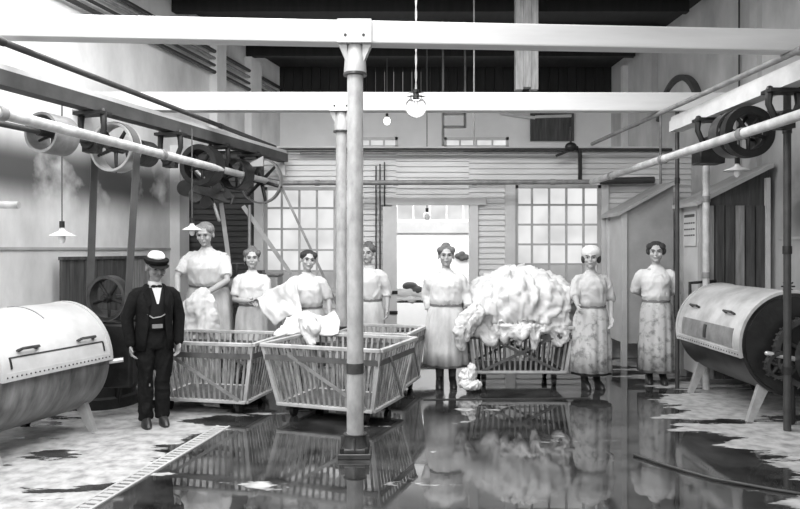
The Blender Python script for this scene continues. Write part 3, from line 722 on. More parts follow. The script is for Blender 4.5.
# ------------------------------------------------------------------ lean-to closets at right
def closet(label, xl, yn, yf, xr, z0, ze, zh, mats):
    t = thing('lean_to_closet', label, 'closet', ((xl+xr)/2, (yn+yf)/2, 0))
    m = MB(); m.prism([(xl, yn, z0), (xr, yn, z0), (xr, yn, zh), (xl, yn, ze)], (0, .04, 0)); m.build('near_panel', mats[0], t, smooth=0)
    m = MB(); m.box((xl+.02, (yn+yf)/2+.02, (z0+ze)/2), (.04, yf-yn-.04, ze-z0)); m.build('side_panel', mats[1], t, smooth=0)
    s = (zh-ze)/(xr-xl)
    m = MB(); o = .10; m.prism([(xl-o, yn-o, ze-o*s), (xr, yn-o, zh), (xr, yn-o, zh+.05), (xl-o, yn-o, ze-o*s+.05)], (0, yf-yn+o, 0)); m.build('roof', mats[2], t, smooth=0)
    for (x, y) in ((xl, yn), (xl, yf-.08)):
        m = MB(); m.box((x+.0, y+.0, ze/2), (.07, .07, ze-.01)); m.build('post', mats[3], t, smooth=0)
    return t
closet('pale plaster lean-to closet with sloping roof beside the right window', 3.07, 9.6, 10.36, 3.75, .32, 2.12, 2.50, ('trim_grey', 'trim', 'trim_grey', 'trim'))
c2 = closet('dark-planked lean-to closet behind the right washing machine', 3.58, 8.3, 8.95, 4.38, .1, 2.17, 2.57, ('wood_dark', 'trim', 'trim_grey', 'trim_grey'))
for k in range(6):
    m = MB(); m.box((3.66+.12*k, 8.285, 1.1), (.10, .03, 2.05)); m.build('plank', 'wood_dark' if k % 3 else 'wood', c2, smooth=0)
m = MB(); m.box((4.34, 8.27, 1.25), (.05, .05, 2.4)); m.build('corner_post', 'trim', c2, smooth=0)
t = thing('notice', 'paper notice with dark printed lines on the side of the planked closet', 'notice', (3.57, 8.62, 1.7))
m = MB(); m.box((3.567, 8.62, 1.86), (.006, .36, .42)); m.build('sheet', 'paper', t, smooth=0)
m = MB(); m.box((3.562, 8.62, 2.02), (.004, .30, .035))
for r in range(3):
    for k in range(5): m.box((3.562, 8.49+.065*k, 1.93-.075*r), (.004, .045, .018))
m.build('print', 'ink', t, smooth=0)

# ------------------------------------------------------------------ lamps
def enamel_lamp(x, y, z, ztop, label, r=.115):
    t = thing('pendant_lamp', label, 'lamp', (x, y, z))
    m = MB(); m.tube([(x, y, z+.1), (x, y, ztop)], .006, 6, caps=False); m.build('cord', 'cord', t)
    m = MB(); m.tube([(x, y, z+.10), (x, y, z+.06), (x, y, z+.045), (x, y, z+.01), (x, y, z)], [.02, .022, .03, r*.9, r], 28, caps=False); m.build('shade', 'enamel', t)
    m = MB(); m.cyl((x, y, z+.05), (x, y, z+.13), .022, seg=12); m.build('socket', 'iron', t)
    m = MB(); m.ell((x, y, z-.02), (.03, .03, .045)); m.build('bulb', 'enamel', t)
    return t
a = P(62, 236, 6.15); enamel_lamp(a.x, a.y, a.z, 2.90, 'white enamel shade lamp hanging over the left washing machine', .115)
a = P(192, 230, 7.5); enamel_lamp(a.x, a.y, a.z, 2.9, 'white enamel shade lamp hanging above the sack near the leaning woman', .105)
a = P(737, 171, 6.9); t = enamel_lamp(a.x, a.y, a.z, 2.95, 'white enamel shade lamp hanging above the right washing machine', .13)
m = MB(); m.bar(V(3.16, 6.9, 2.95), V(a.x+.02, 6.9, 2.95), .03, .03); m.build('arm', 'iron', t, smooth=0)
t = thing('globe_lamp', 'bare clear globe bulb on a twisted cord at the top centre', 'lamp', P(416, 105, 6.5))
a = P(416, 107, 6.5)
m = MB()
for s in (0, PI):
    m.tube([V(a.x+.006*math.cos(s+k*.9), a.y+.006*math.sin(s+k*.9), a.z+.16+k*.04) for k in range(50)], .005, 5, caps=False)
m.build('cord', 'cord_pale', t)
m = MB(); m.tube([a+V(0, 0, .12), a+V(0, 0, .112)], [.05, .12], 30, caps=False); m.build('shade', 'glass', t)
m = MB(); m.cyl(a+V(0, 0, .07), a+V(0, 0, .16), .028, seg=14); m.build('socket', 'iron', t)
m = MB(); m.tube([a+V(0, 0, .09), a+V(0, 0, .07)] + [a+V(0, 0, .10*math.cos(q)) for q in (.6, .9, 1.2, 1.6, 2.0, 2.4, 2.8, 3.1)], [.025, .03]+[.10*math.sin(q) for q in (.6, .9, 1.2, 1.6, 2.0, 2.4, 2.8, 3.1)], 24, caps=False); m.build('bulb', 'glass', t)
m = MB(); m.tube([a+V(-.015, 0, .05), a+V(-.02, 0, -.02), a+V(0, 0, .01), a+V(.02, 0, -.02), a+V(.015, 0, .05)], .004, 5); m.build('filament', 'pipe_mid', t)
a = P(427, 216, 11.5)
t = thing('pendant_bulb', 'small lamp hanging in the room beyond the doorway', 'lamp', a)
m = MB(); m.tube([a+V(0, 0, .05), V(a.x, a.y, ZC-.05)], .008, 6); m.build('cord', 'cord', t)
m = MB(); m.ell(a, (.06, .06, .07)); m.build('bulb', 'enamel', t)
m = MB(); m.cyl(a+V(0, 0, .05), a+V(0, 0, .13), .025, seg=10); m.build('socket', 'iron', t)
a = P(387, 121, 12.5)
t = thing('pendant_bulb', 'small glowing lamp above the partition, right of the front column', 'lamp', a)
m = MB(); m.ell(a, (.06, .06, .07)); m.build('bulb', 'glow', t)
m = MB(); m.cyl(a+V(0, 0, .05), a+V(0, 0, .13), .025, seg=10); m.build('socket', 'iron', t)
m = MB(); m.tube([a+V(0, 0, .1), V(a.x, a.y, ZC-.05)], .008, 6); m.build('cord', 'cord', t)

# ------------------------------------------------------------------ slatted laundry baskets
def basket(label, cx, cy, rz, tl, tw, bl, bw, zt=.70, zb=.13, ns=17, nw=12, cross=False, slat_m='slat'):
    t = thing('laundry_basket', label, 'basket', (cx, cy, 0), rz, None)
    def pt(u, v, f):  # u,v in -1..1 ; f 0 bottom 1 top
        L = bl+(tl-bl)*f; W = bw+(tw-bw)*f
        return V(u*L/2, v*W/2, zb+(zt-zb)*f)
    sides = [(lambda s, f: pt(s, -1, f), ns, (0, -1, 0)), (lambda s, f: pt(s, 1, f), ns, (0, 1, 0)), (lambda s, f: pt(-1, s, f), nw, (-1, 0, 0)), (lambda s, f: pt(1, s, f), nw, (1, 0, 0))]
    for si, (fn, n, nn) in enumerate(sides):
        for k in range(n):
            s = -1+2*(k+.8)/(n+.6)
            m = MB(); m.bar(fn(s, 0.02), fn(s, .97), .017+.008*random.random(), .014, nn); m.build('slat', slat_m, t, local=True, smooth=0)
        nv = V(*nn)
        m = MB(); m.bar(fn(-1.02, 1)+nv*.012, fn(1.02, 1)+nv*.012, .045, .035); m.build('top_rail', 'rail', t, local=True, smooth=0, bevel=.006)
        m = MB(); m.bar(fn(-1.0, .80)+nv*.018, fn(1.0, .80)+nv*.018, .014, .05); m.build('band', 'band', t, local=True, smooth=0)
        m = MB(); m.bar(fn(-1.02, 0)+nv*.008, fn(1.02, 0)+nv*.008, .05, .03); m.build('bottom_rail', 'rail', t, local=True, smooth=0, bevel=.005)
        if cross and si < 2:
            m = MB(); m.bar(fn(-.85, 0.02)+nv*.022, fn(.75, .85)+nv*.022, .012, .03); m.build('brace', 'band', t, local=True, smooth=0)
            m = MB(); m.bar(fn(.85, 0.02)+nv*.022, fn(-.75, .85)+nv*.022, .012, .03); m.build('brace', 'band', t, local=True, smooth=0)
        elif si in (0, 1):
            m = MB(); m.bar(fn(-.55, .86)+nv*.024, fn(.88, .03)+nv*.024, .012, .032); m.build('brace', 'pipe_mid', t, local=True, smooth=0)
        elif si == 3:
            m = MB(); m.bar(fn(-.5, .86)+nv*.024, fn(.85, .03)+nv*.024, .012, .032); m.build('brace', 'pipe_mid', t, local=True, smooth=0)
    for u in (-1, 1):
        for v in (-1, 1):
            m = MB(); m.bar(pt(u, v, 0), pt(u, v, 1.0), .035, .035, (0, 1, 0)); m.build('corner_post', 'rail', t, local=True, smooth=0)
            c = pt(u*.78, v*.74, 0)
            m = MB(); m.cyl((c.x-.02, c.y, .055), (c.x+.02, c.y, .055), .055, seg=16); m.box((c.x, c.y, .1), (.06, .04, .06)); m.build('wheel', 'iron', t, local=True)
    m = MB(); m.box((0, 0, zb), (bl, bw, .02)); m.build('bottom_board', 'wood_dark', t, local=True, smooth=0)
    return t
basket('large empty slatted wooden basket on wheels, right behind the front column', -.575, 6.89, -.357, 1.2, .95, .97, .74)
basket('slatted wooden basket at left, next to the man in the cap', -1.89, 7.22, -.21, 1.2, .95, .97, .74)
basket('small slatted basket mostly hidden behind the big empty one', -.19, 7.90, -.26, .76, .84, .64, .68, ns=12)
HB = (1.40, 8.53)
basket('slatted wooden basket heaped high with white laundry', HB[0], HB[1], 0.0, 1.21, .86, 1.06, .74, zt=.70, zb=.18, ns=17, cross=True)

# ------------------------------------------------------------------ cloth
def fold(p, s=1.0): 
    return noise.noise(p*s)
def cloth_noise(p, amp, f=5.0):
    q = Vector((p.x*f, p.y*f, p.z*f*.6))
    r = 1-abs(noise.noise(q))*2
    r2 = 1-abs(noise.noise(q*2.1+Vector((7, 3, 1))))*2
    return amp*(r*.7+r2*.35)
def wrinkle(o, amp, f=6.0, sx=1.0, sz=.6):
    me = o.data; vs = [v.co.copy() for v in me.vertices]; ns_ = [v.normal.copy() for v in me.vertices]
    off = Vector((hash(o.name) % 7, len(o.name), 3.0)); off = Vector((len(vs) % 11, len(vs) % 7, 3.0))
    for v, n in zip(me.vertices, ns_):
        q = Vector((v.co.x*f*sx, v.co.y*f*sx, v.co.z*f*sz))+off
        wv = noise.noise_vector(q*.6)*.9; q = q+wv
        r = (1-abs(noise.noise(q))*2.2)*.7+(1-abs(noise.noise(q*2.3))*2.2)*.3
        v.co += n*(amp*(r-.35))
    me.update(); return o
def mound(name, c, rx, ry, z0, h, hang, label, cat, mt='cloth', seg=240, amp=.05, asym=None, par=None):
    """heap over a rim: a bulging mound, then tongues of cloth hanging outside the rim"""
    m = MB(); rings = []; T = 74
    for i in range(T+1):
        t = i/T; ring = []
        for k in range(seg):
            a = 2*PI*k/seg; ca, sa = math.cos(a), math.sin(a)
            sq = 1.0/max(abs(ca), abs(sa))**.65
            if t < .62:
                u = t/.62; r = max(math.sin(u*PI/2*1.12)/math.sin(PI/2*1.12)*1.02, .004)
                bul = 1+.12*math.sin(u*PI)
                if asym is None: hh = h*(math.cos(u*PI/2)**.75)
                else:
                    yy = min(1, abs(r*sa*sq)); xx = max(-1, min(1, r*ca*sq*.98)); hh = asym(xx)*max(0, 1-yy**2.6)**.55*min(1, (1-u)*9)
                p = Vector((c[0]+rx*sq*r*bul*ca, c[1]+ry*sq*r*bul*sa, z0+hh+.02))
            else:
                u = (t-.62)/.38; L = hang(a)
                p = Vector((c[0]+(rx*sq*1.02+.035+.02*math.sin(u*3))*ca, c[1]+(ry*sq*1.02+.045+.02*math.sin(u*3))*sa, z0+.02-L*u))
            f = min(1, t*6)
            d = cloth_noise(p+Vector((c[0]*3, 0, 0)), amp*f*(1 if t < .6 else .55))
            n = Vector((ca*.7, sa*.7, .7 if t < .62 else 0)); p += n*d
            ring.append(p)
        rings.append(ring)
    inner = [[Vector((c[0]+(p.x-c[0])*.93, c[1]+(p.y-c[1])*.93, min(p.z, z0)+.0)) for p in rings[-1]], [Vector((c[0]+(p.x-c[0])*.80, c[1]+(p.y-c[1])*.80, z0-.02)) for p in rings[-1]]]
    m.loft(rings+inner)
    o = m.build(name, mt, smooth=4)
    wrinkle(o, amp*1.1, 4.5, 1, .8); wrinkle(o, amp*.5, 10, 1, .7)
    return tag(o, label, cat, None, 'stuff')
def hang_heap(a):
    f = math.sin(a) < .2
    base = .09+.14*max(0, noise.noise(Vector((math.cos(a)*2.6, math.sin(a)*2.6, 3.3)))*2)
    for a0, w_, L in ((-2.06, .15, .22), (-1.60, .10, .24), (-1.34, .09, .27), (-.92, .14, .24), (-1.85, .05, .2), (-2.75, .22, .42), (-.4, .3, .22), (3.0, .3, .25)):
        d = (a-a0+PI) % (2*PI)-PI; base = max(base, L*math.exp(-(d/w_)**2))
    return base
HP = [(457, 322), (462, 303), (470, 296), (480, 287), (492, 281), (500, 275), (512, 270), (528, 268), (542, 271), (555, 281), (565, 286), (573, 296), (579, 312)]
def asym_heap(x):
    px = 518+60*x
    for (a, b), (c_, d) in zip(HP, HP[1:]):
        if a <= px <= c_:
            y = b+(d-b)*(px-a)/(c_-a); break
    else: y = 320
    return CAMZ-(y-250)*8.4/F-.74
mound('laundry_heap', (HB[0]-.01, HB[1]-.02), .60, .41, .71, .62, hang_heap, 'great heap of white linen piled in the basket by the right window', 'laundry', amp=.075, asym=asym_heap)
# bundle hanging from the left end of the heap
m = MB()
for q, r in ((P(461, 338, 7.92), (.06, .05, .08)), (P(472, 316, 7.98), (.08, .07, .07))): m.ell(q, r, 26, 18)
for v in m.bm.verts: v.co += v.co.normalized()*cloth_noise(v.co, .02, 9)
m.tube([P(476, 308, 8.02), P(466, 318, 7.96), P(459, 332, 7.92), P(462, 348, 7.92)], [.05, .075, .07, .03], 14)
m.tube([P(480, 312, 8.0), P(472, 322, 7.94), P(467, 338, 7.92)], [.05, .07, .03], 14)
o = m.build('linen_bundle', 'cloth', remesh=.010, smooth_it=2, smooth=4); wrinkle(o, .035, 9, 1, .5); wrinkle(o, .02, 20, 1, .6); tag(o, 'knotted white bundle hanging at the left end of the laundry heap', 'laundry')
def sheet(name, grid, label, mt='cloth', amp=.05, th=.012, cat='sheet', sub=8, f=6):
    """grid: rows of control points -> bilinear-refined wavy cloth with thickness"""
    R = len(grid); Cc = len(grid[0]); m = MB(); pts = []
    NR = (R-1)*sub; NC = (Cc-1)*sub
    for i in range(NR+1):
        a = min(i//sub, R-2); u = i/sub-a; row = []
        for j in range(NC+1):
            b = min(j//sub, Cc-2); v = j/sub-b
            su, sv = u*u*(3-2*u)*.5+u*.5, v*v*(3-2*v)*.5+v*.5
            p = grid[a][b]*(1-su)*(1-sv)+grid[a+1][b]*su*(1-sv)+grid[a][b+1]*(1-su)*sv+grid[a+1][b+1]*su*sv
            row.append(p)
        pts.append(row)
    top = []; bot = []
    for i in range(NR+1):
        rt = []; rb = []
        for j in range(NC+1):
            p = pts[i][j]; du = pts[min(i+1, NR)][j]-pts[max(i-1, 0)][j]; dv = pts[i][min(j+1, NC)]-pts[i][max(j-1, 0)]
            n = du.cross(dv); n = n.normalized() if n.length > 1e-7 else Vector((0, -1, 0))
            q = p+n*cloth_noise(p, amp, f)
            rt.append(m.bm.verts.new(q)); rb.append(m.bm.verts.new(q-n*th))
        top.append(rt); bot.append(rb)
    for i in range(NR):
        for j in range(NC):
            m.bm.faces.new((top[i][j], top[i+1][j], top[i+1][j+1], top[i][j+1])); m.bm.faces.new((bot[i][j], bot[i][j+1], bot[i+1][j+1], bot[i+1][j]))
    for i in range(NR):
        for j in (0, NC): m.bm.faces.new((top[i][j], bot[i][j], bot[i+1][j], top[i+1][j]))
    for j in range(NC):
        for i in (0, NR): m.bm.faces.new((top[i][j], top[i][j+1], bot[i][j+1], bot[i][j]))
    o = m.build(name, mt, smooth=4); wrinkle(o, .015, 12)
    return tag(o, label, cat)
g = lambda *a: P(*a)
sheet('bed_sheet', [[g(258, 299, 8.05), g(272, 290, 8.05), g(288, 283, 7.95), g(298, 282, 7.9)],
                    [g(263, 312, 7.98), g(278, 304, 7.95), g(292, 300, 7.88), g(300, 300, 7.85)],
                    [g(277, 326, 7.9), g(287, 318, 7.85), g(296, 316, 7.8), g(304, 318, 7.78)]], 'white sheet stretched between the slim woman and the dark-haired woman at the left window')
sheet('bed_sheet', [[g(287, 318, 7.72), g(303, 312, 7.78), g(322, 318, 7.8), g(336, 313, 7.75)],
                    [g(280, 330, 7.62), g(300, 322, 7.66), g(320, 326, 7.62), g(340, 322, 7.62)],
                    [g(274, 336, 7.50), g(296, 334, 7.40), g(318, 336, 7.40), g(338, 336, 7.42)]], 'crumpled white sheet lying over the basket rims below the dark-haired woman', amp=.04)
m = MB()
for k in range(5):
    q = P(308+k*2, 328+3*(k % 2), 7.34-.03*k); m.ell(q, (.05, .04, .07), 14, 10)
m.tube([P(303, 318, 7.45), P(308, 332, 7.36), P(311, 345, 7.22)], [.05, .06, .03], 12); m.tube([P(312, 320, 7.45), P(316, 334, 7.32), P(314, 343, 7.22)], [.045, .045, .02], 12)
for v in m.bm.verts: v.co += Vector((0, -1, .4))*cloth_noise(v.co, .012, 14)
o = m.build('wet_garment', 'cloth', remesh=.009, smooth_it=2, smooth=4); wrinkle(o, .025, 11, 1, .5); tag(o, 'wrung white garment hanging over the rear rim of the big basket', 'laundry')
# sack the large woman leans on
m = MB(); a = P(193, 318, 7.72)
m.rings_z([(.02, .05, .04, a.x, a.y), (.04, .20, .12, a.x, a.y), (.45, .22, .135, a.x, a.y), (.85, .21, .13, a.x, a.y), (1.03, .18, .11, a.x, a.y), (1.12, .09, .07, a.x+.02, a.y), (1.15, .03, .03, a.x+.02, a.y)], 30, ripple=lambda q, i: 1+.05*math.sin(5*q+i*1.3))
for v in m.bm.verts: v.co += Vector((0, -1, 0))*cloth_noise(v.co, .02, 7)
# ------------------------------------------------------------------ sack stays upright behind the left basket
m.bm.transform(Matrix.Translation((0, .24, 0)))
o = m.build('laundry_sack', 'cloth', remesh=.014, smooth_it=3, smooth=4); wrinkle(o, .05, 5, 1, .45); wrinkle(o, .02, 11); tag(o, 'full white laundry sack under the hands of the large woman at left', 'sack')
# duckboard under her
t = thing('duckboard', 'low slatted wooden duckboard under the large woman at left', 'platform', (-2.32, 8.5, 0))
for k in range(5):
    m = MB(); m.box((-2.32, 8.28+.105*k, .11), (.72, .085, .03)); m.build('slat', 'wood', t, smooth=0)
for s in (-1, 1):
    m = MB(); m.box((-2.32+s*.3, 8.49, .047), (.06, .5, .094)); m.build('bearer', 'wood', t, smooth=0)
# table with washing beyond the doorway
t = thing('work_table', 'dark work table seen through the doorway', 'table', (.25, 11.5, 0))
m = MB(); m.box((.25, 11.5, .78), (.95, .6, .05)); m.build('top', 'wood_dark', t, smooth=0)
for sx in (-1, 1):
    for sy in (-1, 1):
        m = MB(); m.box((.25+sx*.42, 11.5+sy*.25, .38), (.07, .07, .76)); m.build('leg', 'wood_dark', t, smooth=0)
m = MB(); m.box((.25, 11.5, .3), (.85, .5, .04)); m.build('shelf', 'wood_dark', t, smooth=0)
mound('linen_pile', (.2, 11.45), .34, .24, .81, .17, lambda a: .05+.35*math.exp(-((a+1.2)/.25)**2), 'small pile of white linen on the table beyond the doorway', 'laundry', amp=.05, seg=60)
m = MB(); m.ell((.16, 11.22, 1.02), (.13, .07, .07), 16, 10); m.ell((.27, 11.2, .97), (.1, .06, .06), 16, 10); o = m.build('dark_garment', 'skirt', remesh=.015, smooth_it=2, smooth=4); tag(o, 'dark garment lying on the linen pile beyond the doorway', 'laundry')
m = MB(); 
for px, py in ((458, 256), (462, 254), (466, 257), (462, 258)): m.ell(P(px, py, 13.76), (.07, .05, .06), 12, 8)
o = m.build('dark_bundle', 'skirt', remesh=.015, smooth=4); tag(o, 'small dark bundle hanging on the white wall beyond the doorway', 'bundle')
# wringer behind the two women at left
t = thing('wringer', 'dark upright iron wringer standing between the leaning woman and the slim woman', 'machine', P(240, 355, 9.2))
a = P(240, 250, 9.2); a.z = 0
for s in (-1, 1):
    m = MB(); m.box(a+V(s*.28, 0, .65), (.07, .3, 1.3)); m.build('side_frame', 'iron', t, bevel=.01)
for k in (.95, 1.15):
    m = MB(); m.cyl(a+V(-.26, 0, k), a+V(.26, 0, k), .085, seg=20); m.build('roller', 'wood', t)
m = MB(); m.cyl(a+V(-.02, -.1, 1.2), a+V(-.02, -.1, 1.42), .02, seg=10); m.cyl(a+V(-.12, -.1, 1.42), a+V(.08, -.1, 1.42), .018, seg=10); m.box(a+V(0, 0, 1.31), (.62, .2, .05)); m.build('screw', 'iron_mid', t)
m = MB(); m.box(a+V(0, 0, .5), (.5, .25, .08)); m.build('tray', 'wood_dark', t)
t = thing('steam_chest', 'narrow grey cabinet at the left edge of the left window', 'cabinet', P(274, 363, 9.9))
m = MB(); a2 = P(280, 250, 9.9); m.box((a2.x-.1, 9.9, .62), (.2, .4, 1.24)); m.build('body', 'trim_grey', t, bevel=.02)
m = MB(); m.box((a2.x-.1, 9.9, 1.255), (.24, .44, .035)); m.build('lid', 'pipe_mid', t, bevel=.01)
flat_belt(P(221, 203, 9.0), P(229, 262, 9.1), .055, 'belt', 'pale canvas belt running down beside the leaning woman')
flat_belt(P(243, 206, 9.0), P(291, 274, 9.5), .055, 'belt', 'pale canvas belt slanting down across the left window')
flat_belt(P(281, 186, 9.55), P(365, 364, 9.7), .035, 'pipe_mid', 'thin grey belt slanting down across the left window to the far column')
pipe('belt_shifter', [P(249.5, 205, 9.0), P(249.5, 262, 9.0)], .02, 'pipe_mid', 'short grey rod hanging below the clutch machinery', 'rod')

# ------------------------------------------------------------------ drain cover, floor items
t = thing('drain_cover', 'long slotted drain cover set in the floor at left', 'drain', (-1.75, 5.4, 0))
a, b = V(-1.60, 6.35, 0), V(-1.98, 4.2, 0); d = (b-a); n = 34; sd = V(-d.y, d.x, 0).normalized()
for s in (-1, 1):
    m = MB(); m.bar(a+sd*s*.055+V(0, 0, .004), b+sd*s*.055+V(0, 0, .004), .022, .010); m.build('edge_strip', 'trim_grey', t, smooth=0)
for k in range(n):
    q = a+d*((k+.5)/n); m = MB(); m.bar(q-sd*.055+V(0, 0, .003), q+sd*.055+V(0, 0, .003), .036, .009); m.build('bar', 'trim_grey', t, smooth=0)
pipe('floor_hose', [P(634, 456, 1120/206.)+V(0, 0, .012), P(670, 468, 1120/218.)+V(0, 0, .012), P(712, 480, 1120/230.)+V(0, 0, .012), P(772, 491, 1120/241.)+V(0, 0, .012), P(830, 500, 1120/250.)+V(0, 0, .012)], .011, 'pipe_dark', 'thin dark hose lying on the wet floor at lower right', 'hose')
m = MB(); m.bar((.25, 7.47, .003), (2.05, 7.55, .003), .03, .01); tag(m.build('drain_slot', 'pipe_dark', smooth=0), 'narrow straight dark drain slot crossing the wet floor before the heaped basket', 'drain')
m = MB()
for q, r in ((P(470, 385, 7.86), (.12, .1, .05)), (P(466, 378, 7.9), (.08, .07, .09)), (P(472, 372, 7.9), (.04, .04, .09))): m.ell(V(q.x, q.y, max(q.z, r[2]*.9)), r, 20, 12)
for v in m.bm.verts: v.co += Vector((0, 0, 1))*cloth_noise(v.co, .012, 12)
o = m.build('fallen_cloth', 'cloth', remesh=.008, smooth_it=2, smooth=4); wrinkle(o, .03, 12); wrinkle(o, .014, 26); tag(o, 'white cloth fallen on the floor at the left foot of the laundry heap', 'laundry')

# ------------------------------------------------------------------ people
def hand(ext, palm_mb, wr_, dr, nrm, side, k, curl=.5):
    """palm joins the remeshed body; five finger chains are added separately"""
    dr = dr.normalized(); nrm = (nrm-dr*dr.dot(nrm)).normalized(); lat = dr.cross(nrm)*side
    pc = wr_+dr*.045*k
    palm_mb.tube([wr_, wr_+dr*.03*k, wr_+dr*.075*k, wr_+dr*.088*k], [.024*k, .034*k, .036*k, .03*k], 12, flat=.5, ref=lat)
    for i, (ln, o) in enumerate(((.066, .030), (.075, .010), (.070, -.010), (.055, -.029))):
        p = wr_+dr*.072*k+lat*o*k; pts = [p]; dd = dr+lat*o*2.2; dd.normalize()
        for s in (.45, .30, .25):
            c = curl*(.5 if s == .45 else .9); dd = (dd*math.cos(c)+nrm*math.sin(c)).normalized(); p = p+dd*ln*s*1.15*k; pts.append(p)
        ext.tube(pts, [.0092*k, .0085*k, .0078*k, .006*k], 8)
    p = wr_+dr*.028*k+lat*.026*k; t1 = (dr*.75+lat*.65+nrm*.25).normalized(); t2 = (dr*.9+lat*.15+nrm*.4).normalized()
    ext.tube([p, p+t1*.034*k, p+t1*.034*k+t2*.028*k], [.0125*k, .0105*k, .0075*k], 8)
def person(label, loc, rz=0, h=1.65, lean=0, w=1.0, head=(0, 0, 0), armL=None, armR=None, sleeve=.6, hair='hair', style='bun', blouse='blouse', apron='apron', skirt='skirt_pale', male=False, hem=.24, stock='skirt', bib=False, curl=.5, mouth=0):
    k = h/1.65
    piv = V(0, 0, .90)
    RL = Matrix.Rotation(lean, 3, 'X')       # positive leans forward (towards -Y)
    def up(p): p = Vector(p); return ((RL @ (p-piv))+piv)*k
    def lo(p): return Vector(p)*k
    def mixz(p):
        f = max(0, min(1, (p.z-.85)/.2)); return lo(p).lerp(up(p), f)
    HR = Euler((head[0], head[1], head[2]), 'XYZ').to_matrix(); hc = V(0, -.012, 1.535); hp = V(0, .01, -.10)
    def hf(p): q = Vector(p)-hp; return up((HR @ V(q.x*1.2, q.y*1.09, q.z*1.09))+hp+hc)
    def P3(p): return Vector(p)*k
    aL = armL or ((-.25, .03, 1.07), (-.24, -.06, .84)); aR = armR or ((.25, .03, 1.07), (.24, -.06, .84))
    shL, shR = V(-.168*w**.5, 0, 1.285), V(.168*w**.5, 0, 1.285)
    # ---- body: one continuous surface
    b = MB(); ext = MB()
    if male:
        stance = .075
    else: stance = .075
    for s in (-1, 1):
        b.tube([P3((s*.085, 0, .88)), P3((s*.085, -.01, .62)), P3((s*stance, -.015, .46)), P3((s*stance, 0, .3)), P3((s*stance, .02, .09))], [.078*k, .07*k, .052*k, .05*k, .034*k], 14)
        b.tube([P3((s*stance, .03, .05)), P3((s*(stance+.008), -.06, .04)), P3((s*(stance+.01), -.13, .03))], [.03*k, .026*k, .018*k], 12)
    b.rings_z([(.80, .10*w, .09*w, 0, 0), (.90, .14*w, .105*w, 0, .01), (1.0, .115*w, .085*w, 0, 0), (1.12, .125*w, .095*w, 0, 0), (1.2, .14*w, .105*w, 0, -.005), (1.3, .145*w, .085, 0, 0), (1.345, .10, .065, 0, 0), (1.37, .052, .05, 0, .005)], 22, fn=mixz)
    b.tube([up((0, .01, 1.33)), hf((0, .012, -.06))], [.05*k, .046*k], 14)
    for sh, (el, wr_), s in ((shL, aL, -1), (shR, aR, 1)):
        S0 = up(sh); E = P3(el); W = P3(wr_)
        b.tube([up((sh.x*.6, 0, sh.z+.02)), S0, S0.lerp(E, .5), E, E.lerp(W, .35), W], [.038*k, .046*k, .041*k, .036*k, .036*k, .024*k], 14)
        dr = (W-E).normalized()
        nrm = V(-s*.6, -.2, 0) if dr.z < -.5 else V(0, 0, -1) if abs(dr.z) < .5 else V(0, -1, 0)
        hand(ext, b, W, dr, nrm, -1 if (dr.cross(nrm)).dot(V(0, -1, .2)) < 0 else 1, k, curl)
    def he(c, r): b.ell(c, r, 16, 11, fn=hf)
    he((0, .012, .030), (.074, .092, .082)); he((0, -.018, -.035), (.058, .066, .074)); he((0, -.058, -.088), (.024, .022, .022))
    he((0, -.076, .027), (.05, .014, .011))
    for s in (-1, 1):
        he((s*.036, -.062, -.024), (.023, .022, .024)); he((s*.074, .012, -.008), (.010, .02, .032))
    b.tube([hf((0, -.085, .014)), hf((0, -.101, -.010)), hf((0, -.107, -.024))], [.008*k, .011*k, .014*k], 8)
    he((0, -.082, -.053), (.022, .010, .009))
    skin = 'skin_man' if male else 'skin'
    body = b.build('person', skin, None, local=True, remesh=.0065, smooth_it=2, extra=ext, smooth=4)
    body.location = loc; body.rotation_euler = (0, 0, rz); WM[body.name] = Matrix.Translation(Vector(loc)) @ Matrix.Rotation(rz, 4, 'Z')
    tag(body, label, 'person')
    def part(mb, name, mt, **kw): return mb.build(name, mt, body, local=True, **kw)
    for s in (-1, 1):
        m = MB(); m.ell((s*.030, -.079, .006), (.0105, .008, .005), 12, 8, fn=hf); part(m, 'eye', 'eye')
        m = MB(); m.tube([hf((s*.014, -.0915, .026)), hf((s*.03, -.091, .031)), hf((s*.048, -.080, .026))], .0032*k, 6); part(m, 'eyebrow', hair)
    m = MB(); mw = .02+.006*mouth; m.tube([hf((-mw, -.083, -.053+.005*mouth)), hf((0, -.0925, -.056)), hf((mw, -.083, -.053+.005*mouth))], .0038*k, 6); part(m, 'mouth', 'lips')
    # ---- shoes and stockings
    for s in (-1, 1):
        m = MB(); m.rings_z([(0, .042, .115, s*(stance+.008), -.06), (.02, .045, .12, s*(stance+.008), -.06), (.06, .042, .10, s*(stance+.006), -.045), (.09, .042, .06, s*stance, .01), (.13, .043, .045, s*stance, .02)], 18, fn=lo)
        part(m, 'shoe', 'shoe')
        if not male:
            m = MB(); m.tube([P3((s*stance, .02, .10)), P3((s*stance, 0, .3)), P3((s*stance, -.015, .47))], [.039*k, .055*k, .057*k], 14, caps=False); part(m, 'stocking', stock)
    # ---- hair
    m = MB()
    if style == 'man':
        m.ell((0, .022, .018), (.079, .088, .085), 18, 12, fn=hf)
    else:
        m.ell((0, .022, .040), (.083, .094, .086), 18, 12, fn=hf)
        for s in (-1, 1):
            if style != 'scarf': m.ell((s*.052, -.012, .062), (.040, .055, .042), 14, 9, fn=hf)
            else: m.ell((s*.074, .02, -.01), (.024, .04, .05), 14, 9, fn=hf)
        if style == 'bun': m.ell((0, .035, .115), (.045, .045, .035), 14, 9, fn=hf)
        elif style == 'low': m.ell((0, .105, -.02), (.05, .04, .05), 14, 9, fn=hf)
        elif style == 'puffs':
            for s in (-1, 1): m.ell((s*.066, .012, .015), (.03, .05, .045), 14, 9, fn=hf)
    part(m, 'hair', hair, remesh=.008, smooth_it=2, smooth=4)
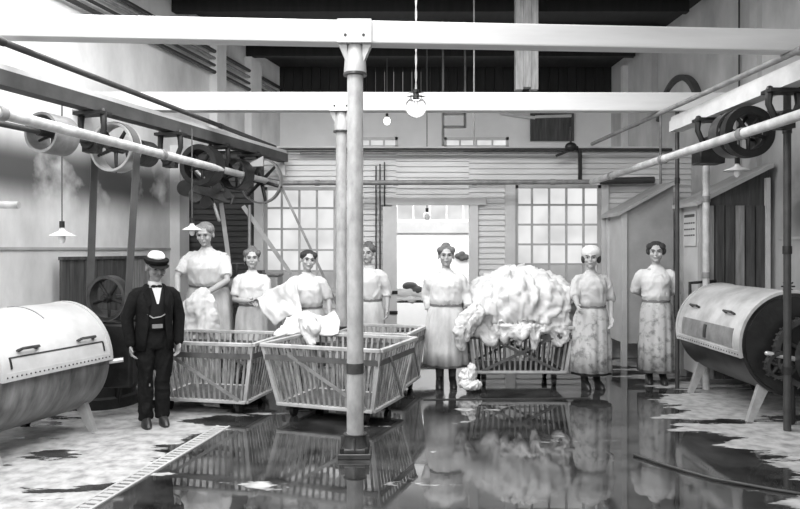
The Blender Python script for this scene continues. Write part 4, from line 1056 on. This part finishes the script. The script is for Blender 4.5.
    if style == 'scarf' :
        m = MB(); m.ell((0, .022, .060), (.099, .108, .086), 20, 12, fn=hf); m.ell((.03, .09, .035), (.06, .05, .06), 14, 9, fn=hf); part(m, 'headscarf', 'cloth', remesh=.008, smooth_it=3, smooth=4)
    if male: man_clothes(body, part, up, lo, hf, mixz, P3, k, shL, shR, aL, aR); return body
    # ---- blouse with sleeves
    m = MB()
    m.rings_z([(.955, .135*w, .112*w, 0, 0), (.985, .152*w, .128*w, 0, -.01), (1.03, .158*w, .138*w, 0, -.016), (1.12, .156*w, .136*w, 0, -.016), (1.2, .162*w, .138*w, 0, -.018), (1.27, .160*w, .116*w, 0, -.008), (1.32, .135*w**.5, .088, 0, 0), (1.355, .088, .068, 0, .004), (1.385, .060, .056, 0, .006)], 30, fn=mixz)
    for sh, (el, wr_) in ((shL, aL), (shR, aR)):
        S0 = up(sh); E = P3(el); W = P3(wr_); e2 = E.lerp(W, sleeve) if sleeve > 0 else S0.lerp(E, .8)
        pts = [up((sh.x*.55, 0, sh.z+.03)), up((sh.x*.85, 0, sh.z+.012)), S0.lerp(E, .12), S0.lerp(E, .5)]; rr = [.040*k, .052*k, .062*k, .064*k]
        if sleeve > 0: pts += [E, e2]; rr += [.058*k, .047*k]
        else: pts += [e2]; rr += [.060*k]
        m.tube(pts, rr, 16, caps=False)
    wrinkle(part(m, 'blouse', blouse, remesh=.011, smooth_it=4, smooth=4), .014, 9, 1, .55)
    for sgn in (1,):
        m = MB(); m.rings_z([(1.372, .066, .060, 0, .004), (1.398, .060, .055, 0, .008), (1.40, .052, .048, 0, .008), (1.375, .052, .048, 0, .004)], 24, fn=up); part(m, 'collar', blouse)
    # ---- skirt and apron
    ph = random.random()*6
    def rip(a, i): return 1+(.012+.008*i)*math.sin(9*a+ph+.25*i)+(.007*i)*math.sin(5*a+1.3+ph-.3*i)+(.01+.004*i)*math.sin(17*a+ph*2+.5*i)
    rs = [(.985, .135*w, .108*w, 0, 0), (.93, .155*w, .125*w, 0, 0), (.84, .176*w, .148*w, 0, .005), (.65, .187*w, .165*w, 0, .005), (.45, .194*w, .175*w, 0, .005), (hem, .203*w, .185*w, 0, .005), (hem+.015, .185*w, .165*w, 0, .005), (.45, .16*w, .14*w, 0, .005)]
    m = MB(); m.rings_z(rs, 44, fn=mixz, ripple=rip); part(m, 'skirt', skirt, smooth=4)
    ra = [(z, rx+.006, ry+.006, cx, cy) for z, rx, ry, cx, cy in rs[:5]]+[(hem+.03, .201*w+.006, .183*w+.006, 0, .005)]
    arcs = [(-PI/2-x_, -PI/2+x_) for x_ in (1.2, 1.5, 1.65, 1.7, 1.7, 1.65)]
    m = MB(); m.shell(ra, arcs, .007, 40, fn=mixz, ripple=rip); part(m, 'apron', apron, smooth=4)
    m = MB(); m.rings_z([(.955, .150*w, .124*w, 0, 0), (.96, .160*w, .134*w, 0, -.002), (.985, .160*w, .134*w, 0, -.004), (.99, .150*w, .124*w, 0, -.004)], 36, fn=mixz); part(m, 'apron_band', 'waistband')
    return body
def man_clothes(body, part, up, lo, hf, mixz, P3, k, shL, shR, aL, aR):
    # trousers
    m = MB()
    m.rings_z([(.76, .12, .11, 0, 0), (.86, .155, .125, 0, .01), (.98, .140, .115, 0, 0), (1.02, .135, .11, 0, 0)], 24, fn=mixz)
    for s in (-1, 1): m.tube([P3((s*.08, 0, .86)), P3((s*.085, -.01, .6)), P3((s*.082, -.015, .45)), P3((s*.078, .0, .25)), P3((s*.076, .0, .07))], [.093*k, .083*k, .068*k, .063*k, .062*k], 18, caps=False)
    wrinkle(part(m, 'trousers', 'suit', remesh=.011, smooth_it=3, smooth=4), .022, 7)
    # waistcoat, shirt front
    m = MB(); m.rings_z([(.94, .143, .128, 0, 0), (1.1, .148, .132, 0, -.005), (1.22, .152, .130, 0, -.008), (1.3, .148, .105, 0, -.004), (1.345, .11, .078, 0, 0)], 28, fn=mixz); wc = part(m, 'waistcoat', 'vest', smooth=4)
    m = MB(); m.prism([up((-.05, -.085, 1.375)), up((.05, -.085, 1.375)), up((.008, -.148, 1.20)), up((-.008, -.148, 1.20))], up((0, .03, 0))-up((0, 0, 0))); part(m, 'shirt_front', 'blouse', smooth=0)
    m = MB(); m.rings_z([(1.36, .066, .062, 0, .004), (1.405, .060, .056, 0, .006), (1.405, .05, .046, 0, .006), (1.36, .05, .046, 0, .004)], 24, fn=up); part(m, 'collar', 'blouse')
    m = MB(); m.ell((-.028, -.088, 1.362), (.026, .012, .016), 12, 8, fn=up); m.ell((.028, -.088, 1.362), (.026, .012, .016), 12, 8, fn=up); m.ell((0, -.094, 1.362), (.01, .012, .011), 10, 8, fn=up); part(m, 'bow_tie', 'suit')
    m = MB(); m.tube([up((-.09, -.128, 1.10)), up((-.04, -.14, 1.065)), up((.03, -.142, 1.075)), up((.08, -.13, 1.10))], .005, 6); part(m, 'watch_chain', 'steel')
    m = MB(); m.box(up((.0, -.138, .985)), (.09, .02, .035)); part(m, 'belt_buckle', 'pipe_mid')
    # jacket: open front shell with sleeves
    rs = [(.74, .178, .150, 0, .01), (.86, .172, .150, 0, .005), (1.0, .158, .140, 0, 0), (1.12, .160, .140, 0, -.002), (1.22, .170, .138, 0, -.004), (1.28, .160, .112, 0, 0), (1.335, .118, .082, 0, .002), (1.375, .076, .066, 0, .006)]
    gaps = (.62, .55, .48, .44, .42, .48, .62, .9)
    arcs = [(-PI/2+q, 1.5*PI-q) for q in gaps]
    m = MB(); m.shell(rs, arcs, .014, 40, fn=mixz)
    for sh, (el, wr_) in ((shL, aL), (shR, aR)):
        S0 = up(sh); E = P3(el); W = P3(wr_)
        m.tube([up((sh.x*.55, .005, sh.z+.03)), up((sh.x*.88, .005, sh.z+.01)), S0.lerp(E, .12), S0.lerp(E, .5), E, E.lerp(W, .95)], [.042*k, .056*k, .068*k, .066*k, .060*k, .048*k], 18)
    part(m, 'jacket', 'suit', smooth=4)
    for s in (-1, 1):
        m = MB(); m.prism([up((s*.075, -.080, 1.372)), up((s*.125, -.098, 1.30)), up((s*.085, -.140, 1.17)), up((s*.062, -.138, 1.2))], up((0, -.012, 0))-up((0, 0, 0))); part(m, 'lapel', 'suit', smooth=0)
    # cap with dark band, peak and pale crown; moustache
    m = MB(); m.rings_z([(.036, .083, .099, 0, .008), (.06, .095, .110, 0, .008), (.078, .094, .110, 0, .008), (.088, .07, .08, 0, .02)], 28, fn=hf); cp = part(m, 'cap_band', 'suit')
    m = MB(); m.rings_z([(.072, .088, .104, 0, .008), (.082, .07, .075, .006, .035), (.105, .066, .07, .006, .04), (.130, .045, .045, .006, .045), (.134, .02, .02, .006, .045)], 28, fn=hf); part(m, 'cap_crown', 'cloth')
    m = MB(); m.shell([(.040, .080, .096, 0, .006), (.037, .092, .125, 0, .0), (.028, .085, .148, 0, .002)], [(-PI/2-1.1, -PI/2+1.1), (-PI/2-1.0, -PI/2+1.0), (-PI/2-.85, -PI/2+.85)], .004, 20, fn=hf); part(m, 'cap_peak', 'suit')
    m = MB(); 
    for s in (-1, 1): m.tube([hf((0, -.098, -.040)), hf((s*.018, -.094, -.044)), hf((s*.036, -.080, -.052))], [.009*k, .010*k, .005*k], 8)
    part(m, 'moustache', 'hair_grey')

def at(px, Y, z=0): return ((px-400)*Y/F, Y, z)
person('man in dark suit, bow tie and pale-crowned peaked cap, standing at left', at(154, 6.4), .55, h=1.55, lean=.07, male=True, style='man', hair='hair_grey', head=(.20, 0, .12),
       armL=((-.245, .03, 1.05), (-.225, -.04, .80)), armR=((.245, .03, 1.05), (.22, -.06, .80)))
person('large woman in white blouse leaning over the sack at left', at(209, 8.52, .125), .0, h=1.80, lean=.22, w=1.36, head=(.05, 0, -.05), style='low', hair='hair_pale', sleeve=.0,
       armL=((-.30, -.18, 1.06), (-.24, -.34, .85)), armR=((.25, -.20, 1.02), (.02, -.36, .86)), apron='apron', skirt='skirt_pale')
person('slim woman holding a sheet at her waist, before the dark boards', at(252, 8.45), .1, h=1.60, head=(0, 0, .1), style='bun', hair='hair_grey', sleeve=.0,
       armL=((-.21, -.03, 1.04), (-.01, -.21, 1.02)), armR=((.20, -.08, 1.03), (.06, -.25, 1.06)), skirt='skirt')
person('dark-haired woman with tilted head handling sheets at the left window', at(307, 8.3), .1, h=1.58, lean=.06, w=1.22, head=(-.05, .12, .25), style='puff', hair='hair', sleeve=.05,
       armL=((-.24, -.10, 1.06), (-.10, -.32, .86)), armR=((.27, -.02, 1.06), (.28, -.14, .86)), blouse='blouse')
person('woman half hidden behind the front column, in pale blouse', at(368, 8.78), -.15, h=1.66, w=1.12, head=(0, 0, -.1), style='bun', hair='hair_grey', sleeve=.3,
       armR=((.24, .03, 1.07), (.25, -.05, .86)))
person('woman in long pale apron standing before the doorway', at(446, 8.17), 0, h=1.635, w=1.2, head=(0, 0, 0), style='bun', hair='hair_grey', sleeve=.75, apron='apron',
       armL=((-.23, .08, 1.08), (-.19, .02, .86)), armR=((.235, .0, 1.08), (.27, -.10, .92)), hem=.25)
person('woman in white headscarf and stained apron right of the laundry heap', at(591, 8.12), .12, h=1.61, w=1.1, head=(.0, 0, -.45), style='scarf', hair='hair', sleeve=.15, apron='apron_stained',
       armL=((-.22, -.06, 1.10), (-.25, -.22, 1.0)), armR=((.235, -.02, 1.06), (.20, -.12, .84)), blouse='blouse_grey', skirt='skirt', hem=.17)
person('smiling dark-haired woman with hands behind her, beside the right machine', at(656, 8.42), -.25, h=1.68, head=(.0, .0, -.1), style='puffs', hair='hair', sleeve=.25, apron='apron_stained',
       armL=((-.23, .08, 1.10), (-.10, .20, 1.0)), armR=((.24, .06, 1.10), (.12, .20, 1.0)), mouth=1, skirt='skirt_pale', hem=.14)
GROUPS = {'pulley': 'pulleys on the line shafts', 'shaft_hanger': 'iron shaft hangers under the beams', 'laundry_basket': 'slatted wooden laundry baskets', 'roof_beam': 'whitewashed cross beams', 'iron_column': 'painted iron columns', 'overhead_pipe': 'pipes high on the left wall', 'riser_pipe': 'thin risers left of the doorway', 'steam_pipe': 'lagged steam pipes', 'sprinkler_pipe': 'thin pipes above the beams', 'drive_belt': 'drive belts at left', 'washing_machine': 'drum washing machines', 'pendant_lamp': 'white enamel pendant lamps', 'lean_to_closet': 'lean-to closets at right', 'support_post': 'iron pipe posts at right', 'bed_sheet': 'white sheets over the baskets', 'shaft_beam': 'beams carrying the pulleys', 'line_shaft': 'line shafts', 'person': 'laundry workers', 'pendant_bulb': 'small bare lamps at the back', 'cross_pipe': 'pipes along the partition top', 'wall_conduit': 'thin conduits on the right wall'}
for o in C.objects:
    g_ = GROUPS.get(o.name.split('.')[0])
    if g_ and o.parent is None and 'label' in o: o['group'] = g_
